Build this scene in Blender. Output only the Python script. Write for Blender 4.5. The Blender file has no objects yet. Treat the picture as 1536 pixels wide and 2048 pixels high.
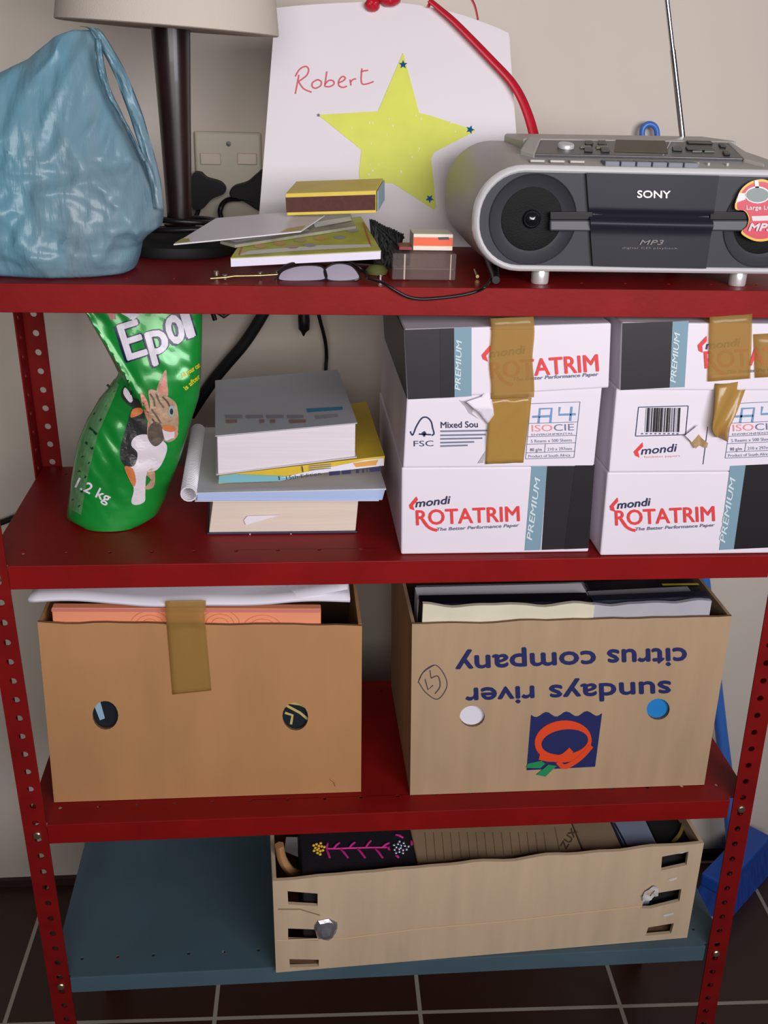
import bpy, bmesh, math, random
from mathutils import Vector, Matrix, noise
from mathutils.geometry import tessellate_polygon
from mathutils.bvhtree import BVHTree
random.seed(7)
SC = bpy.context.scene
COL = SC.collection

# ------------------------------------------------------------------ camera
CAM = Vector((-0.1307, -1.0395, 1.4187))
CR = Vector((0.99572, -0.088331, 0.027186))
CU = Vector((0.009792, 0.393331, 0.919345))
CF = Vector((0.0919, 0.915144, -0.392513))
FPX = 2082.57
cam = bpy.data.cameras.new('camera')
cam.sensor_fit = 'HORIZONTAL'; cam.sensor_width = 36; cam.lens = FPX * 36 / 1536
cam.clip_start = .02
camo = bpy.data.objects.new('camera', cam); COL.objects.link(camo)
camo.matrix_world = Matrix(((CR.x, CU.x, -CF.x, CAM.x), (CR.y, CU.y, -CF.y, CAM.y), (CR.z, CU.z, -CF.z, CAM.z), (0, 0, 0, 1)))
SC.camera = camo
SC.view_settings.view_transform = 'Standard'; SC.view_settings.look = 'None'
SC.view_settings.gamma = 1; SC.view_settings.use_curve_mapping = False
SC.view_settings.exposure = 0.0

# ------------------------------------------------------------------ light
w = bpy.data.worlds.new('daylight_room'); SC.world = w; w.use_nodes = True
bg = w.node_tree.nodes['Background']; bg.inputs[0].default_value = (.86, .86, 1.0, 1); bg.inputs[1].default_value = .028

def area(name, loc, target, sx, sy, power, col, spread=180):
    l = bpy.data.lights.new(name, 'AREA'); l.shape = 'RECTANGLE'; l.size = sx; l.size_y = sy; l.energy = power; l.color = col; l.spread = math.radians(spread)
    o = bpy.data.objects.new(name, l); COL.objects.link(o); o.location = loc
    o.rotation_euler = (Vector(target) - Vector(loc)).to_track_quat('-Z', 'Y').to_euler()
    return o
area('window_daylight', (.85, -1.8, 1.62), (0.05, .3, 1.22), 1.0, .8, 8.4, (.97, .94, 1.0), 92)
area('frontal_fill', (-.15, -2.4, 1.72), (-.1, .4, 1.32), 1.3, .9, 8.3, (1.0, .96, .93), 88)  # added soft fill from behind the camera, lifts the shadowed wall and recesses

# ------------------------------------------------------------------ rays from the measured photo
def ray(px, py):
    return (CR * ((px - 768) / FPX) - CU * ((py - 1024) / FPX) + CF)
def at(px, py, Y, off=0.0):
    v = ray(px, py); t = (Y - CAM.y) / v.y
    p = CAM + v * t; p.y -= off
    return p
def atz(px, py, Z):
    v = ray(px, py); return CAM + v * ((Z - CAM.z) / v.z)
def atplane(px, py, P, n, off=0.0):
    v = ray(px, py); t = (P - CAM).dot(n) / v.dot(n)
    return CAM + v * t + n * off

# ------------------------------------------------------------------ materials
def lin(c):
    c = c / 255
    return c / 12.92 if c <= .04045 else ((c + .055) / 1.055) ** 2.4
def rgb(t): return (lin(t[0]), lin(t[1]), lin(t[2]), 1)
MATS = {}
def mat(name, col, rough=.5, metal=0.0, spec=.5, var=0.0, scale=30, bump=0.0, bscale=60, stretch=None, alpha=1.0, trans=0.0, coat=0.0, ior=None, col2=None, translucent=0.0):
    if name in MATS: return MATS[name]
    m = bpy.data.materials.new(name); m.use_nodes = True; MATS[name] = m
    nt = m.node_tree; b = nt.nodes['Principled BSDF']
    b.inputs['Base Color'].default_value = rgb(col); b.inputs['Roughness'].default_value = rough
    b.inputs['Metallic'].default_value = metal; b.inputs['Specular IOR Level'].default_value = spec
    b.inputs['Alpha'].default_value = alpha; b.inputs['Transmission Weight'].default_value = trans
    b.inputs['Coat Weight'].default_value = coat
    if ior: b.inputs['IOR'].default_value = ior
    tc = nt.nodes.new('ShaderNodeTexCoord'); mp = nt.nodes.new('ShaderNodeMapping')
    nt.links.new(tc.outputs['Object'], mp.inputs[0])
    if stretch: mp.inputs['Scale'].default_value = stretch
    if var > 0:
        n = nt.nodes.new('ShaderNodeTexNoise'); n.inputs['Scale'].default_value = scale; n.inputs['Detail'].default_value = 5
        nt.links.new(mp.outputs[0], n.inputs['Vector'])
        r = nt.nodes.new('ShaderNodeMapRange'); r.inputs[1].default_value = .3; r.inputs[2].default_value = .7
        nt.links.new(n.outputs[0], r.inputs[0])
        mx = nt.nodes.new('ShaderNodeMix'); mx.data_type = 'RGBA'
        c = rgb(col)
        if col2: a, d = rgb(col), rgb(col2)
        else: a = tuple(x * (1 - var) for x in c[:3]) + (1,); d = tuple(min(1, x * (1 + var)) for x in c[:3]) + (1,)
        mx.inputs[6].default_value = a; mx.inputs[7].default_value = d
        nt.links.new(r.outputs[0], mx.inputs[0]); nt.links.new(mx.outputs[2], b.inputs['Base Color'])
    if bump > 0:
        n2 = nt.nodes.new('ShaderNodeTexNoise'); n2.inputs['Scale'].default_value = bscale; n2.inputs['Detail'].default_value = 4
        nt.links.new(mp.outputs[0], n2.inputs['Vector'])
        bp = nt.nodes.new('ShaderNodeBump'); bp.inputs['Strength'].default_value = bump; bp.inputs['Distance'].default_value = .004
        nt.links.new(n2.outputs[0], bp.inputs['Height']); nt.links.new(bp.outputs[0], b.inputs['Normal'])
    if translucent > 0:
        out = nt.nodes['Material Output']; tl = nt.nodes.new('ShaderNodeBsdfTranslucent'); tl.inputs[0].default_value = rgb(col)
        ms = nt.nodes.new('ShaderNodeMixShader'); ms.inputs[0].default_value = translucent
        nt.links.new(b.outputs[0], ms.inputs[1]); nt.links.new(tl.outputs[0], ms.inputs[2]); nt.links.new(ms.outputs[0], out.inputs[0])
    return m

RED = mat('oxide_red_paint', (130, 18, 18), .45, spec=.16, var=.12, scale=14, bump=.05, bscale=120)
REDDK = mat('oxide_red_paint_upright', (122, 19, 19), .45, spec=.16, var=.15, scale=20)
BLUEGREY = mat('blue_grey_paint', (76, 98, 110), .5, spec=.25, var=.08, scale=12)
BOLT = mat('zinc_bolt', (190, 170, 140), .3, .9)
WALL = mat('cream_wall_paint', (212, 202, 190), .85, var=.03, scale=3, bump=.08, bscale=90)
CARD = mat('brown_cardboard', (180, 132, 86), .8, var=.06, scale=25, stretch=(1, 1, .25), bump=.04, bscale=40)
CARD2 = mat('pale_cardboard', (176, 148, 116), .8, var=.07, scale=40, stretch=(1, 1, .12), bump=.05, bscale=60)
CRATEC = mat('grey_tan_crate_board', (200, 176, 146), .8, var=.07, scale=40, stretch=(1, 1, .12), bump=.05, bscale=60)
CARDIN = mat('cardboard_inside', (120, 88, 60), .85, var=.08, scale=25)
CARDEDGE = mat('torn_cardboard_edge', (205, 180, 145), .9)
WHITECARD = mat('white_carton_board', (226, 218, 228), .55, var=.02, scale=8)
BLACKPR = mat('black_carton_print', (38, 34, 38), .4)
BLACKPR2 = mat('deep_black_carton_print', (31, 27, 32), .4)
TEAL = mat('grey_teal_carton_print', (120, 152, 168), .5)
TEALW = mat('white_strip_lettering', (205, 218, 222), .5)
REDPR = mat('red_print', (225, 62, 62), .5)
NAVYPR = mat('navy_print', (38, 44, 82), .5)
GREYPR = mat('grey_print', (110, 116, 140), .6)
BLUEPR = mat('pale_blue_print', (110, 150, 190), .5)
PINKPR = mat('pink_print', (232, 140, 140), .5)
PAPER = mat('white_paper', (226, 222, 232), .7, var=.02, scale=10)
PAGES = mat('book_page_edges', (222, 212, 218), .8, var=.04, scale=400, stretch=(.02, .02, 1))
CREAMPAGES = mat('cream_page_edges', (216, 200, 186), .8, var=.04, scale=400, stretch=(.02, .02, 1))
BLACK = mat('black_plastic', (20, 18, 20), .4)
BLACKM = mat('matte_black', (14, 13, 15), .7)
SILVER = mat('silver_plastic', (200, 198, 200), .25, .75)
CHROME = mat('chrome', (225, 225, 230), .12, 1.0)
GREYPL = mat('warm_grey_plastic', (172, 168, 162), .4, .1)
DKPANEL = mat('dark_slate_plastic', (34, 34, 43), .45, spec=.25)
DKGREY = mat('charcoal_plastic', (62, 62, 70), .42, spec=.4)

# tape: see-through brown film
def film(name, col, fac, rough=.2):
    m = bpy.data.materials.new(name); m.use_nodes = True; nt = m.node_tree
    b = nt.nodes['Principled BSDF']; b.inputs['Base Color'].default_value = rgb(col); b.inputs['Roughness'].default_value = rough
    t = nt.nodes.new('ShaderNodeBsdfTransparent'); t.inputs[0].default_value = rgb(tuple(255 - (255 - c) * .45 for c in col))
    n = nt.nodes.new('ShaderNodeTexNoise'); n.inputs['Scale'].default_value = 60
    tc = nt.nodes.new('ShaderNodeTexCoord'); nt.links.new(tc.outputs['Object'], n.inputs['Vector'])
    bp = nt.nodes.new('ShaderNodeBump'); bp.inputs['Strength'].default_value = .15; bp.inputs['Distance'].default_value = .003
    nt.links.new(n.outputs[0], bp.inputs['Height']); nt.links.new(bp.outputs[0], b.inputs['Normal'])
    ms = nt.nodes.new('ShaderNodeMixShader'); ms.inputs[0].default_value = fac
    nt.links.new(t.outputs[0], ms.inputs[1]); nt.links.new(b.outputs[0], ms.inputs[2])
    nt.links.new(ms.outputs[0], nt.nodes['Material Output'].inputs[0])
    return m
TAPE = film('brown_packing_tape', (206, 170, 104), .36)
TAPEDK = film('doubled_packing_tape', (188, 148, 78), .72)
CLEAR = film('clear_plastic_film', (225, 225, 228), .28, .12)
CLEARBOX = film('clear_rigid_plastic', (230, 215, 210), .10, .08)

# ------------------------------------------------------------------ mesh builder
_txt = {}
def text2d(s, shear=0.0, bold=0.0):
    k = (s, shear, bold)
    if k in _txt: return _txt[k]
    c = bpy.data.curves.new('txt', 'FONT'); c.body = s; c.size = 1; c.shear = shear; c.offset = bold; c.resolution_u = 3
    o = bpy.data.objects.new('txt', c); COL.objects.link(o)
    dg = bpy.context.evaluated_depsgraph_get(); e = o.evaluated_get(dg); me = e.to_mesh()
    v = [(a.co.x, a.co.y) for a in me.vertices]; f = [tuple(p.vertices) for p in me.polygons]
    e.to_mesh_clear(); bpy.data.objects.remove(o); bpy.data.curves.remove(c)
    _txt[k] = (v, f); return _txt[k]
CAPH = None
class MB:
    def __init__(s): s.v = []; s.f = []; s.m = []
    def add(s, vs, fs, mi=0):
        b = len(s.v); s.v += [Vector(p) for p in vs]
        for f in fs: s.f.append(tuple(i + b for i in f)); s.m.append(mi)
        return s
    def hexa(s, p, mi=0):  # 0-3 front BL BR TR TL, 4-7 back
        s.add(p, [(0, 1, 2, 3), (5, 4, 7, 6), (4, 0, 3, 7), (1, 5, 6, 2), (3, 2, 6, 7), (4, 5, 1, 0)], mi); return s
    def box(s, x0, x1, y0, y1, z0, z1, mi=0):
        return s.hexa([(x0, y0, z0), (x1, y0, z0), (x1, y0, z1), (x0, y0, z1), (x0, y1, z0), (x1, y1, z0), (x1, y1, z1), (x0, y1, z1)], mi)
    def quadslab(s, q, d, mi=0):  # front quad BL BR TR TL pushed by vector d
        q = [Vector(a) for a in q]; d = Vector(d)
        return s.hexa(q + [a + d for a in q], mi)
    def plate(s, outer, holes, fn, t, mi=0, mside=None):
        loops = [outer] + list(holes); ms = mi if mside is None else mside
        flat = [p for l in loops for p in l]
        tri = tessellate_polygon([[Vector((p[0], p[1], 0)) for p in l] for l in loops])
        n = len(flat); vs = [fn(p[0], p[1], 0) for p in flat] + [fn(p[0], p[1], t) for p in flat]
        s.add(vs, [tuple(a) for a in tri], mi); b = len(s.v) - len(vs)
        for a in tri: s.f.append((a[2] + n + b, a[1] + n + b, a[0] + n + b)); s.m.append(mi)
        i = 0
        for l in loops:
            k = len(l)
            for j in range(k):
                a, c = i + j, i + (j + 1) % k
                s.f.append((a + b, c + b, c + n + b, a + n + b)); s.m.append(ms)
            i += k
        return s
    def tube(s, pts, r, n=8, mi=0, closed=False):
        pts = [Vector(p) for p in pts]; k = len(pts); rs = r if isinstance(r, (list, tuple)) else [r] * k
        up = Vector((0, 0, 1)); rings = []; prev = None
        for i in range(k):
            if closed: d = pts[(i + 1) % k] - pts[i - 1]
            else: d = pts[min(i + 1, k - 1)] - pts[max(i - 1, 0)]
            d.normalize()
            if prev is None:
                a = d.cross(up)
                if a.length < .1: a = d.cross(Vector((1, 0, 0)))
            else: a = prev - d * prev.dot(d)
            a.normalize(); prev = a; b = d.cross(a)
            rings.append([pts[i] + (a * math.cos(2 * math.pi * j / n) + b * math.sin(2 * math.pi * j / n)) * rs[i] for j in range(n)])
        vs = [p for q in rings for p in q]; fs = []
        for i in range(k if closed else k - 1):
            i2 = (i + 1) % k
            for j in range(n): fs.append((i * n + j, i * n + (j + 1) % n, i2 * n + (j + 1) % n, i2 * n + j))
        if not closed: fs += [tuple(range(n))[::-1], tuple((k - 1) * n + j for j in range(n))]
        s.add(vs, fs, mi); return s
    def lathe(s, prof, o=(0, 0, 0), n=32, mi=0, axis='z', M=None, cap=True):
        o = Vector(o); vs = []; fs = []
        for r, h in prof:
            for j in range(n):
                c, q = math.cos(2 * math.pi * j / n) * r, math.sin(2 * math.pi * j / n) * r
                p = Vector((c, q, h)) if axis == 'z' else Vector((c, h, -q)) if axis == 'y' else Vector((h, c, q))
                if M: p = M @ p
                vs.append(o + p)
        k = len(prof)
        for i in range(k - 1):
            for j in range(n): fs.append((i * n + j, i * n + (j + 1) % n, (i + 1) * n + (j + 1) % n, (i + 1) * n + j))
        if cap and prof[0][0] > 1e-6: fs.append(tuple(range(n))[::-1])
        if cap and prof[-1][0] > 1e-6: fs.append(tuple((k - 1) * n + j for j in range(n)))
        s.add(vs, fs, mi); return s
    def grid(s, fn, nu, nv, mi=0, wrap=False):
        vs = [fn(i / (nu if wrap else nu - 1), j / (nv - 1)) for j in range(nv) for i in range(nu)]; fs = []
        for j in range(nv - 1):
            for i in range(nu if wrap else nu - 1):
                i2 = (i + 1) % nu; fs.append((j * nu + i, j * nu + i2, (j + 1) * nu + i2, (j + 1) * nu + i))
        s.add(vs, fs, mi); return s
    def loft(s, loops, mi=0, cap=True):
        n = len(loops[0]); vs = [p for l in loops for p in l]; fs = []
        for i in range(len(loops) - 1):
            for j in range(n): fs.append((i * n + j, i * n + (j + 1) % n, (i + 1) * n + (j + 1) % n, (i + 1) * n + j))
        if cap: fs += [tuple(range(n))[::-1], tuple((len(loops) - 1) * n + j for j in range(n))]
        s.add(vs, fs, mi); return s
    # ---- flat printing, given in photo coordinates and laid on the surface fn
    def poly(s, pts, fn, mi=0, sub=0, holes=()):
        loops = [list(pts)] + [list(h) for h in holes]
        if sub: loops = [dense(l, sub) for l in loops]
        tri = tessellate_polygon([[Vector((p[0], p[1], 0)) for p in l] for l in loops])
        flat = [p for l in loops for p in l]; fs = [tuple(t) for t in tri]
        if sub: flat, fs = refine(flat, fs, sub)
        s.add([fn(*p) for p in flat], fs, mi); return s
    def line(s, pts, wd, fn, mi=0, closed=False):
        pts = [Vector((p[0], p[1])) for p in pts]; k = len(pts); L = []; R = []
        for i in range(k):
            d = (pts[(i + 1) % k] - pts[i - 1]) if closed else pts[min(i + 1, k - 1)] - pts[max(i - 1, 0)]
            d.normalize(); nrm = Vector((-d.y, d.x)) * wd / 2
            L.append(pts[i] + nrm); R.append(pts[i] - nrm)
        fs = []
        for i in range(k if closed else k - 1):
            j = (i + 1) % k; fs.append((i, j, k + j, k + i))
        s.add([fn(p.x, p.y) for p in L + R], fs, mi); return s
    def text(s, st, bl, br, h, fn, mi=0, shear=0.0, bold=0.0, sub=0):
        global CAPH
        if CAPH is None: hv, _ = text2d('H'); CAPH = max(a[1] for a in hv)
        v, f = text2d(st, shear, 0.0)
        x0 = min(a[0] for a in v); x1 = max(a[0] for a in v)
        dx = Vector((br[0] - bl[0], br[1] - bl[1])); u = dx.normalized(); up = Vector((u.y, -u.x))
        P = [(bl[0] + dx.x * (a[0] - x0) / (x1 - x0) + up.x * a[1] / CAPH * h, bl[1] + dx.y * (a[0] - x0) / (x1 - x0) + up.y * a[1] / CAPH * h) for a in v]
        if sub: P, f = refine(P, f, sub)
        k = bold * h * 1.4
        for i, (ox, oy) in enumerate(((0, 0),) if bold == 0 else ((-k, 0), (k, 0), (0, -k), (0, k))):
            s.add([q + (CAM - q).normalized() * (.00006 * i) for q in (fn(p[0] + ox, p[1] + oy) for p in P)], f, mi)
        return s
    def mesh(s, name, off):
        me = bpy.data.meshes.new(name); me.from_pydata([p - off for p in s.v], [], s.f)
        return me
    def bvh(s): return BVHTree.FromPolygons(s.v, s.f)
    def build(s, name, mats, parent=None, smooth=None, bevel=0, bseg=2, recalc=True, solid=0, subsurf=0, origin=None):
        if not isinstance(mats, (list, tuple)): mats = [mats]
        if parent is not None:
            r = parent; off = Vector((0, 0, 0))
            while r is not None: off += r.location; r = r.parent
        else:
            xs = [p.x for p in s.v]; ys = [p.y for p in s.v]; zs = [p.z for p in s.v]
            off = Vector(origin) if origin else Vector(((min(xs) + max(xs)) / 2, (min(ys) + max(ys)) / 2, min(zs)))
        me = s.mesh(name, off)
        for m in mats: me.materials.append(m)
        me.polygons.foreach_set('material_index', s.m); me.validate()
        if recalc:
            bm = bmesh.new(); bm.from_mesh(me); bmesh.ops.recalc_face_normals(bm, faces=bm.faces); bm.to_mesh(me); bm.free()
        o = bpy.data.objects.new(name, me); COL.objects.link(o)
        if parent is not None: o.parent = parent
        else: o.location = off
        if smooth is not None:
            me.polygons.foreach_set('use_smooth', [True] * len(me.polygons)); me.set_sharp_from_angle(angle=math.radians(smooth))
        if bevel:
            b = o.modifiers.new('bevel', 'BEVEL'); b.width = bevel; b.segments = bseg; b.limit_method = 'ANGLE'; b.angle_limit = .6
        if solid:
            b = o.modifiers.new('solid', 'SOLIDIFY'); b.thickness = solid; b.offset = 0
        if subsurf:
            b = o.modifiers.new('sub', 'SUBSURF'); b.levels = subsurf; b.render_levels = subsurf
        return o
def dense(l, step):
    o = []
    for i in range(len(l)):
        a, b = l[i], l[(i + 1) % len(l)]; d = math.hypot(b[0] - a[0], b[1] - a[1]); k = max(1, int(d / step))
        o += [(a[0] + (b[0] - a[0]) * j / k, a[1] + (b[1] - a[1]) * j / k) for j in range(k)]
    return o
def refine(P, f, step):
    bm = bmesh.new(); vs = [bm.verts.new((p[0], p[1], 0)) for p in P]
    for t in f:
        try: bm.faces.new([vs[i] for i in t])
        except ValueError: pass
    bmesh.ops.triangulate(bm, faces=bm.faces)
    for _ in range(5):
        es = [e for e in bm.edges if e.calc_length() > step]
        if not es: break
        bmesh.ops.subdivide_edges(bm, edges=es, cuts=1); bmesh.ops.triangulate(bm, faces=bm.faces)
    bm.verts.index_update()
    out = [(v.co.x, v.co.y) for v in bm.verts], [tuple(v.index for v in q.verts) for q in bm.faces]
    bm.free(); return out
def smoothpath(pts, n=6, closed=False):
    pts = [Vector(p) for p in pts]; k = len(pts); o = []
    for i in range(k if closed else k - 1):
        if closed: a, b, c, d = pts[i - 1], pts[i], pts[(i + 1) % k], pts[(i + 2) % k]
        else: a, b, c, d = pts[max(i - 1, 0)], pts[i], pts[i + 1], pts[min(i + 2, k - 1)]
        for j in range(n):
            t = j / n
            o.append(.5 * ((2 * b) + (c - a) * t + (2 * a - 5 * b + 4 * c - d) * t * t + (3 * b - 3 * c + d - a) * t ** 3))
    if not closed: o.append(pts[-1])
    return o
def sp2(pts, n=6, closed=False): return [(p.x, p.y) for p in smoothpath([(a[0], a[1], 0) for a in pts], n, closed)]
def ell(cx, cy, rx, ry, n=20, rot=0, a0=0, a1=360):
    o = []; full = (a1 - a0) >= 360; cr, sr = math.cos(math.radians(rot)), math.sin(math.radians(rot))
    for i in range(n):
        t = math.radians(a0 + (a1 - a0) * i / (n if full else n - 1)); x, y = rx * math.cos(t), ry * math.sin(t)
        o.append((cx + x * cr - y * sr, cy + x * sr + y * cr))
    return o
def tag(o, label=None, cat=None, group=None, kind=None):
    for k, v in (('label', label), ('category', cat), ('group', group), ('kind', kind)):
        if v: o[k] = v
    return o
def thing(name, loc, label, cat, group=None):
    o = bpy.data.objects.new(name, None); COL.objects.link(o); o.location = loc; o.empty_display_size = .05
    return tag(o, label, cat, group)

# ================================================================== measured frame of the shelving
W, D, PW = 0.9152, 0.3044, 0.0276
Z1, Z2, Z3, Z4 = 1.2175, 0.9145, 0.5667, 0.3182
LEAN = -0.0216
def ls(z): return LEAN * (z - .8)
YW = 0.5258

# ------------------------------------------------------------------ setting
o = MB().plate([(-2.2, 0), (2.2, 0), (2.2, 2.6), (-2.2, 2.6)], [], lambda u, v, t: (u, YW + t, v), .1).build('wall_back', WALL); tag(o, kind='structure')
FLOOR = bpy.data.materials.new('dark_quarry_tiles'); FLOOR.use_nodes = True
nt = FLOOR.node_tree; b = nt.nodes['Principled BSDF']; b.inputs['Roughness'].default_value = .38
tc = nt.nodes.new('ShaderNodeTexCoord'); mp = nt.nodes.new('ShaderNodeMapping'); nt.links.new(tc.outputs['Object'], mp.inputs[0])
br = nt.nodes.new('ShaderNodeTexBrick'); br.offset = 0; br.inputs['Scale'].default_value = 1
br.inputs['Brick Width'].default_value = .333; br.inputs['Row Height'].default_value = .333; br.inputs['Mortar Size'].default_value = .0035
br.inputs['Mortar Smooth'].default_value = .1
br.inputs['Color1'].default_value = rgb((55, 32, 24)); br.inputs['Color2'].default_value = rgb((61, 35, 27)); br.inputs['Mortar'].default_value = rgb((168, 158, 146))
nt.links.new(mp.outputs[0], br.inputs['Vector'])
nn = nt.nodes.new('ShaderNodeTexNoise'); nn.inputs['Scale'].default_value = 9; nn.inputs['Detail'].default_value = 6
nt.links.new(tc.outputs['Object'], nn.inputs['Vector'])
mr = nt.nodes.new('ShaderNodeMapRange'); mr.inputs[3].default_value = .75; mr.inputs[4].default_value = 1.2; nt.links.new(nn.outputs[0], mr.inputs[0])
mm = nt.nodes.new('ShaderNodeMix'); mm.data_type = 'RGBA'; mm.blend_type = 'MULTIPLY'; mm.inputs[0].default_value = 1
nt.links.new(br.outputs[0], mm.inputs[6]); nt.links.new(mr.outputs[0], mm.inputs[7]); nt.links.new(mm.outputs[2], b.inputs['Base Color'])
fl = MB().plate([(-2.2, -3.2), (2.2, -3.2), (2.2, YW + .1), (-2.2, YW + .1)], [], lambda u, v, t: (u, v, -t), .08).build('floor', FLOOR, origin=(0, 0, 0)); tag(fl, kind='structure')
ct, st_ = math.cos(.0288), math.sin(.0288)
mp.inputs['Rotation'].default_value = (0, 0, .0288)
mp.inputs['Location'].default_value = (-.071, -.1937, 0)
o = MB().box(-2.2, 2.2, YW - .009, YW, 0, .016).build('wall_foot_strip', mat('dark_brown_strip', (52, 34, 28), .5)); tag(o, kind='structure')  # thin dark brown strip where wall meets floor

# ------------------------------------------------------------------ shelving unit
unit = thing('shelving_unit', (0, D / 2, 0), 'free-standing oxide-red slotted-angle metal shelving unit with one blue-grey bottom shelf', 'shelves')
def circ(cx, cy, r, n=10): return [(cx + r * math.cos(2 * math.pi * i / n), cy + r * math.sin(2 * math.pi * i / n)) for i in range(n)]
def post(sx, rear, mtl):
    xo = sx * W / 2; y0 = D if rear else 0.0; dy = -1 if rear else 1
    b = MB(); z0, z1 = 0.0, Z1 - .002
    hs = [(PW * .56, .02 + .025 * i) for i in range(int((z1 - .03) / .025))]
    holes = [circ(a, c, .0042) for a, c in hs]
    b.plate([(0, z0), (PW, z0), (PW, z1), (0, z1)], holes, lambda u, v, t: (xo - sx * u + ls(v), y0 + (-.0018 + t) * (1 if not rear else -1) * 1.0, v), .0018)
    b.plate([(0, z0), (PW + .01, z0), (PW + .01, z1), (0, z1)], [circ(a + .006, c, .0042) for a, c in hs], lambda u, v, t: (xo - sx * t + ls(v), y0 + dy * u, v), .0018)
    return b.build('upright', mtl, unit)
for sx in (-1, 1):
    for rear in (False, True): post(sx, rear, REDDK)
def shelf(z, m, fh, name='shelf', label=None):
    b = MB(); x0, x1 = -W / 2 + .003 + ls(z), W / 2 - .003 + ls(z); a0, a1 = -W / 2 + PW + .0005 + ls(z), W / 2 - PW - .004 + ls(z)
    y0, y1 = .002, D - .003
    holes = []
    n = 19
    for i in range(n):
        hx = x0 + .035 + (x1 - x0 - .07) * i / (n - 1)
        holes += [circ(hx, y0 + .028, .0022, 8), circ(hx, y1 - .028, .0022, 8)]
    b.plate([(a0, -.001), (a1, -.001), (a1, .004), (x1, .004), (x1, y1), (x0, y1), (x0, .004), (a0, .004)], holes, lambda u, v, t: (u, v, z - t), .0014)
    b.box(a0, a1, -.0018, 0, z - fh, z - .0002)
    b.box(a0, a1, 0, .012, z - fh, z - fh + .0014)
    b.box(x0, x1, y1 - .0014, y1, z - fh, z - .0015)
    b.box(x0, x0 + .0014, .004, y1, z - fh, z - .0015)
    b.box(x1 - .0014, x1, .004, y1, z - fh, z - .0015)
    o = b.build(name, m, unit, bevel=.0009)
    if label: o['label'] = label
    for sx in (-1, 1):
        for zz in ([z - fh * .5] if m is RED else [z - fh * .5]):
            p = Vector((sx * (W / 2 - PW * .56) + ls(zz), -.002, zz))
            MB().lathe([(.0052, 0), (.0052, -.0018), (.004, -.003), (0, -.0032)], p, 10, axis='y').build('bolt', BOLT, unit, smooth=40)
    return o
shelf(Z1, RED, .0285); shelf(Z2, RED, .0285); shelf(Z3, RED, .0285); shelf(Z4, BLUEGREY, .026, label='blue-grey bottom shelf')

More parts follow.
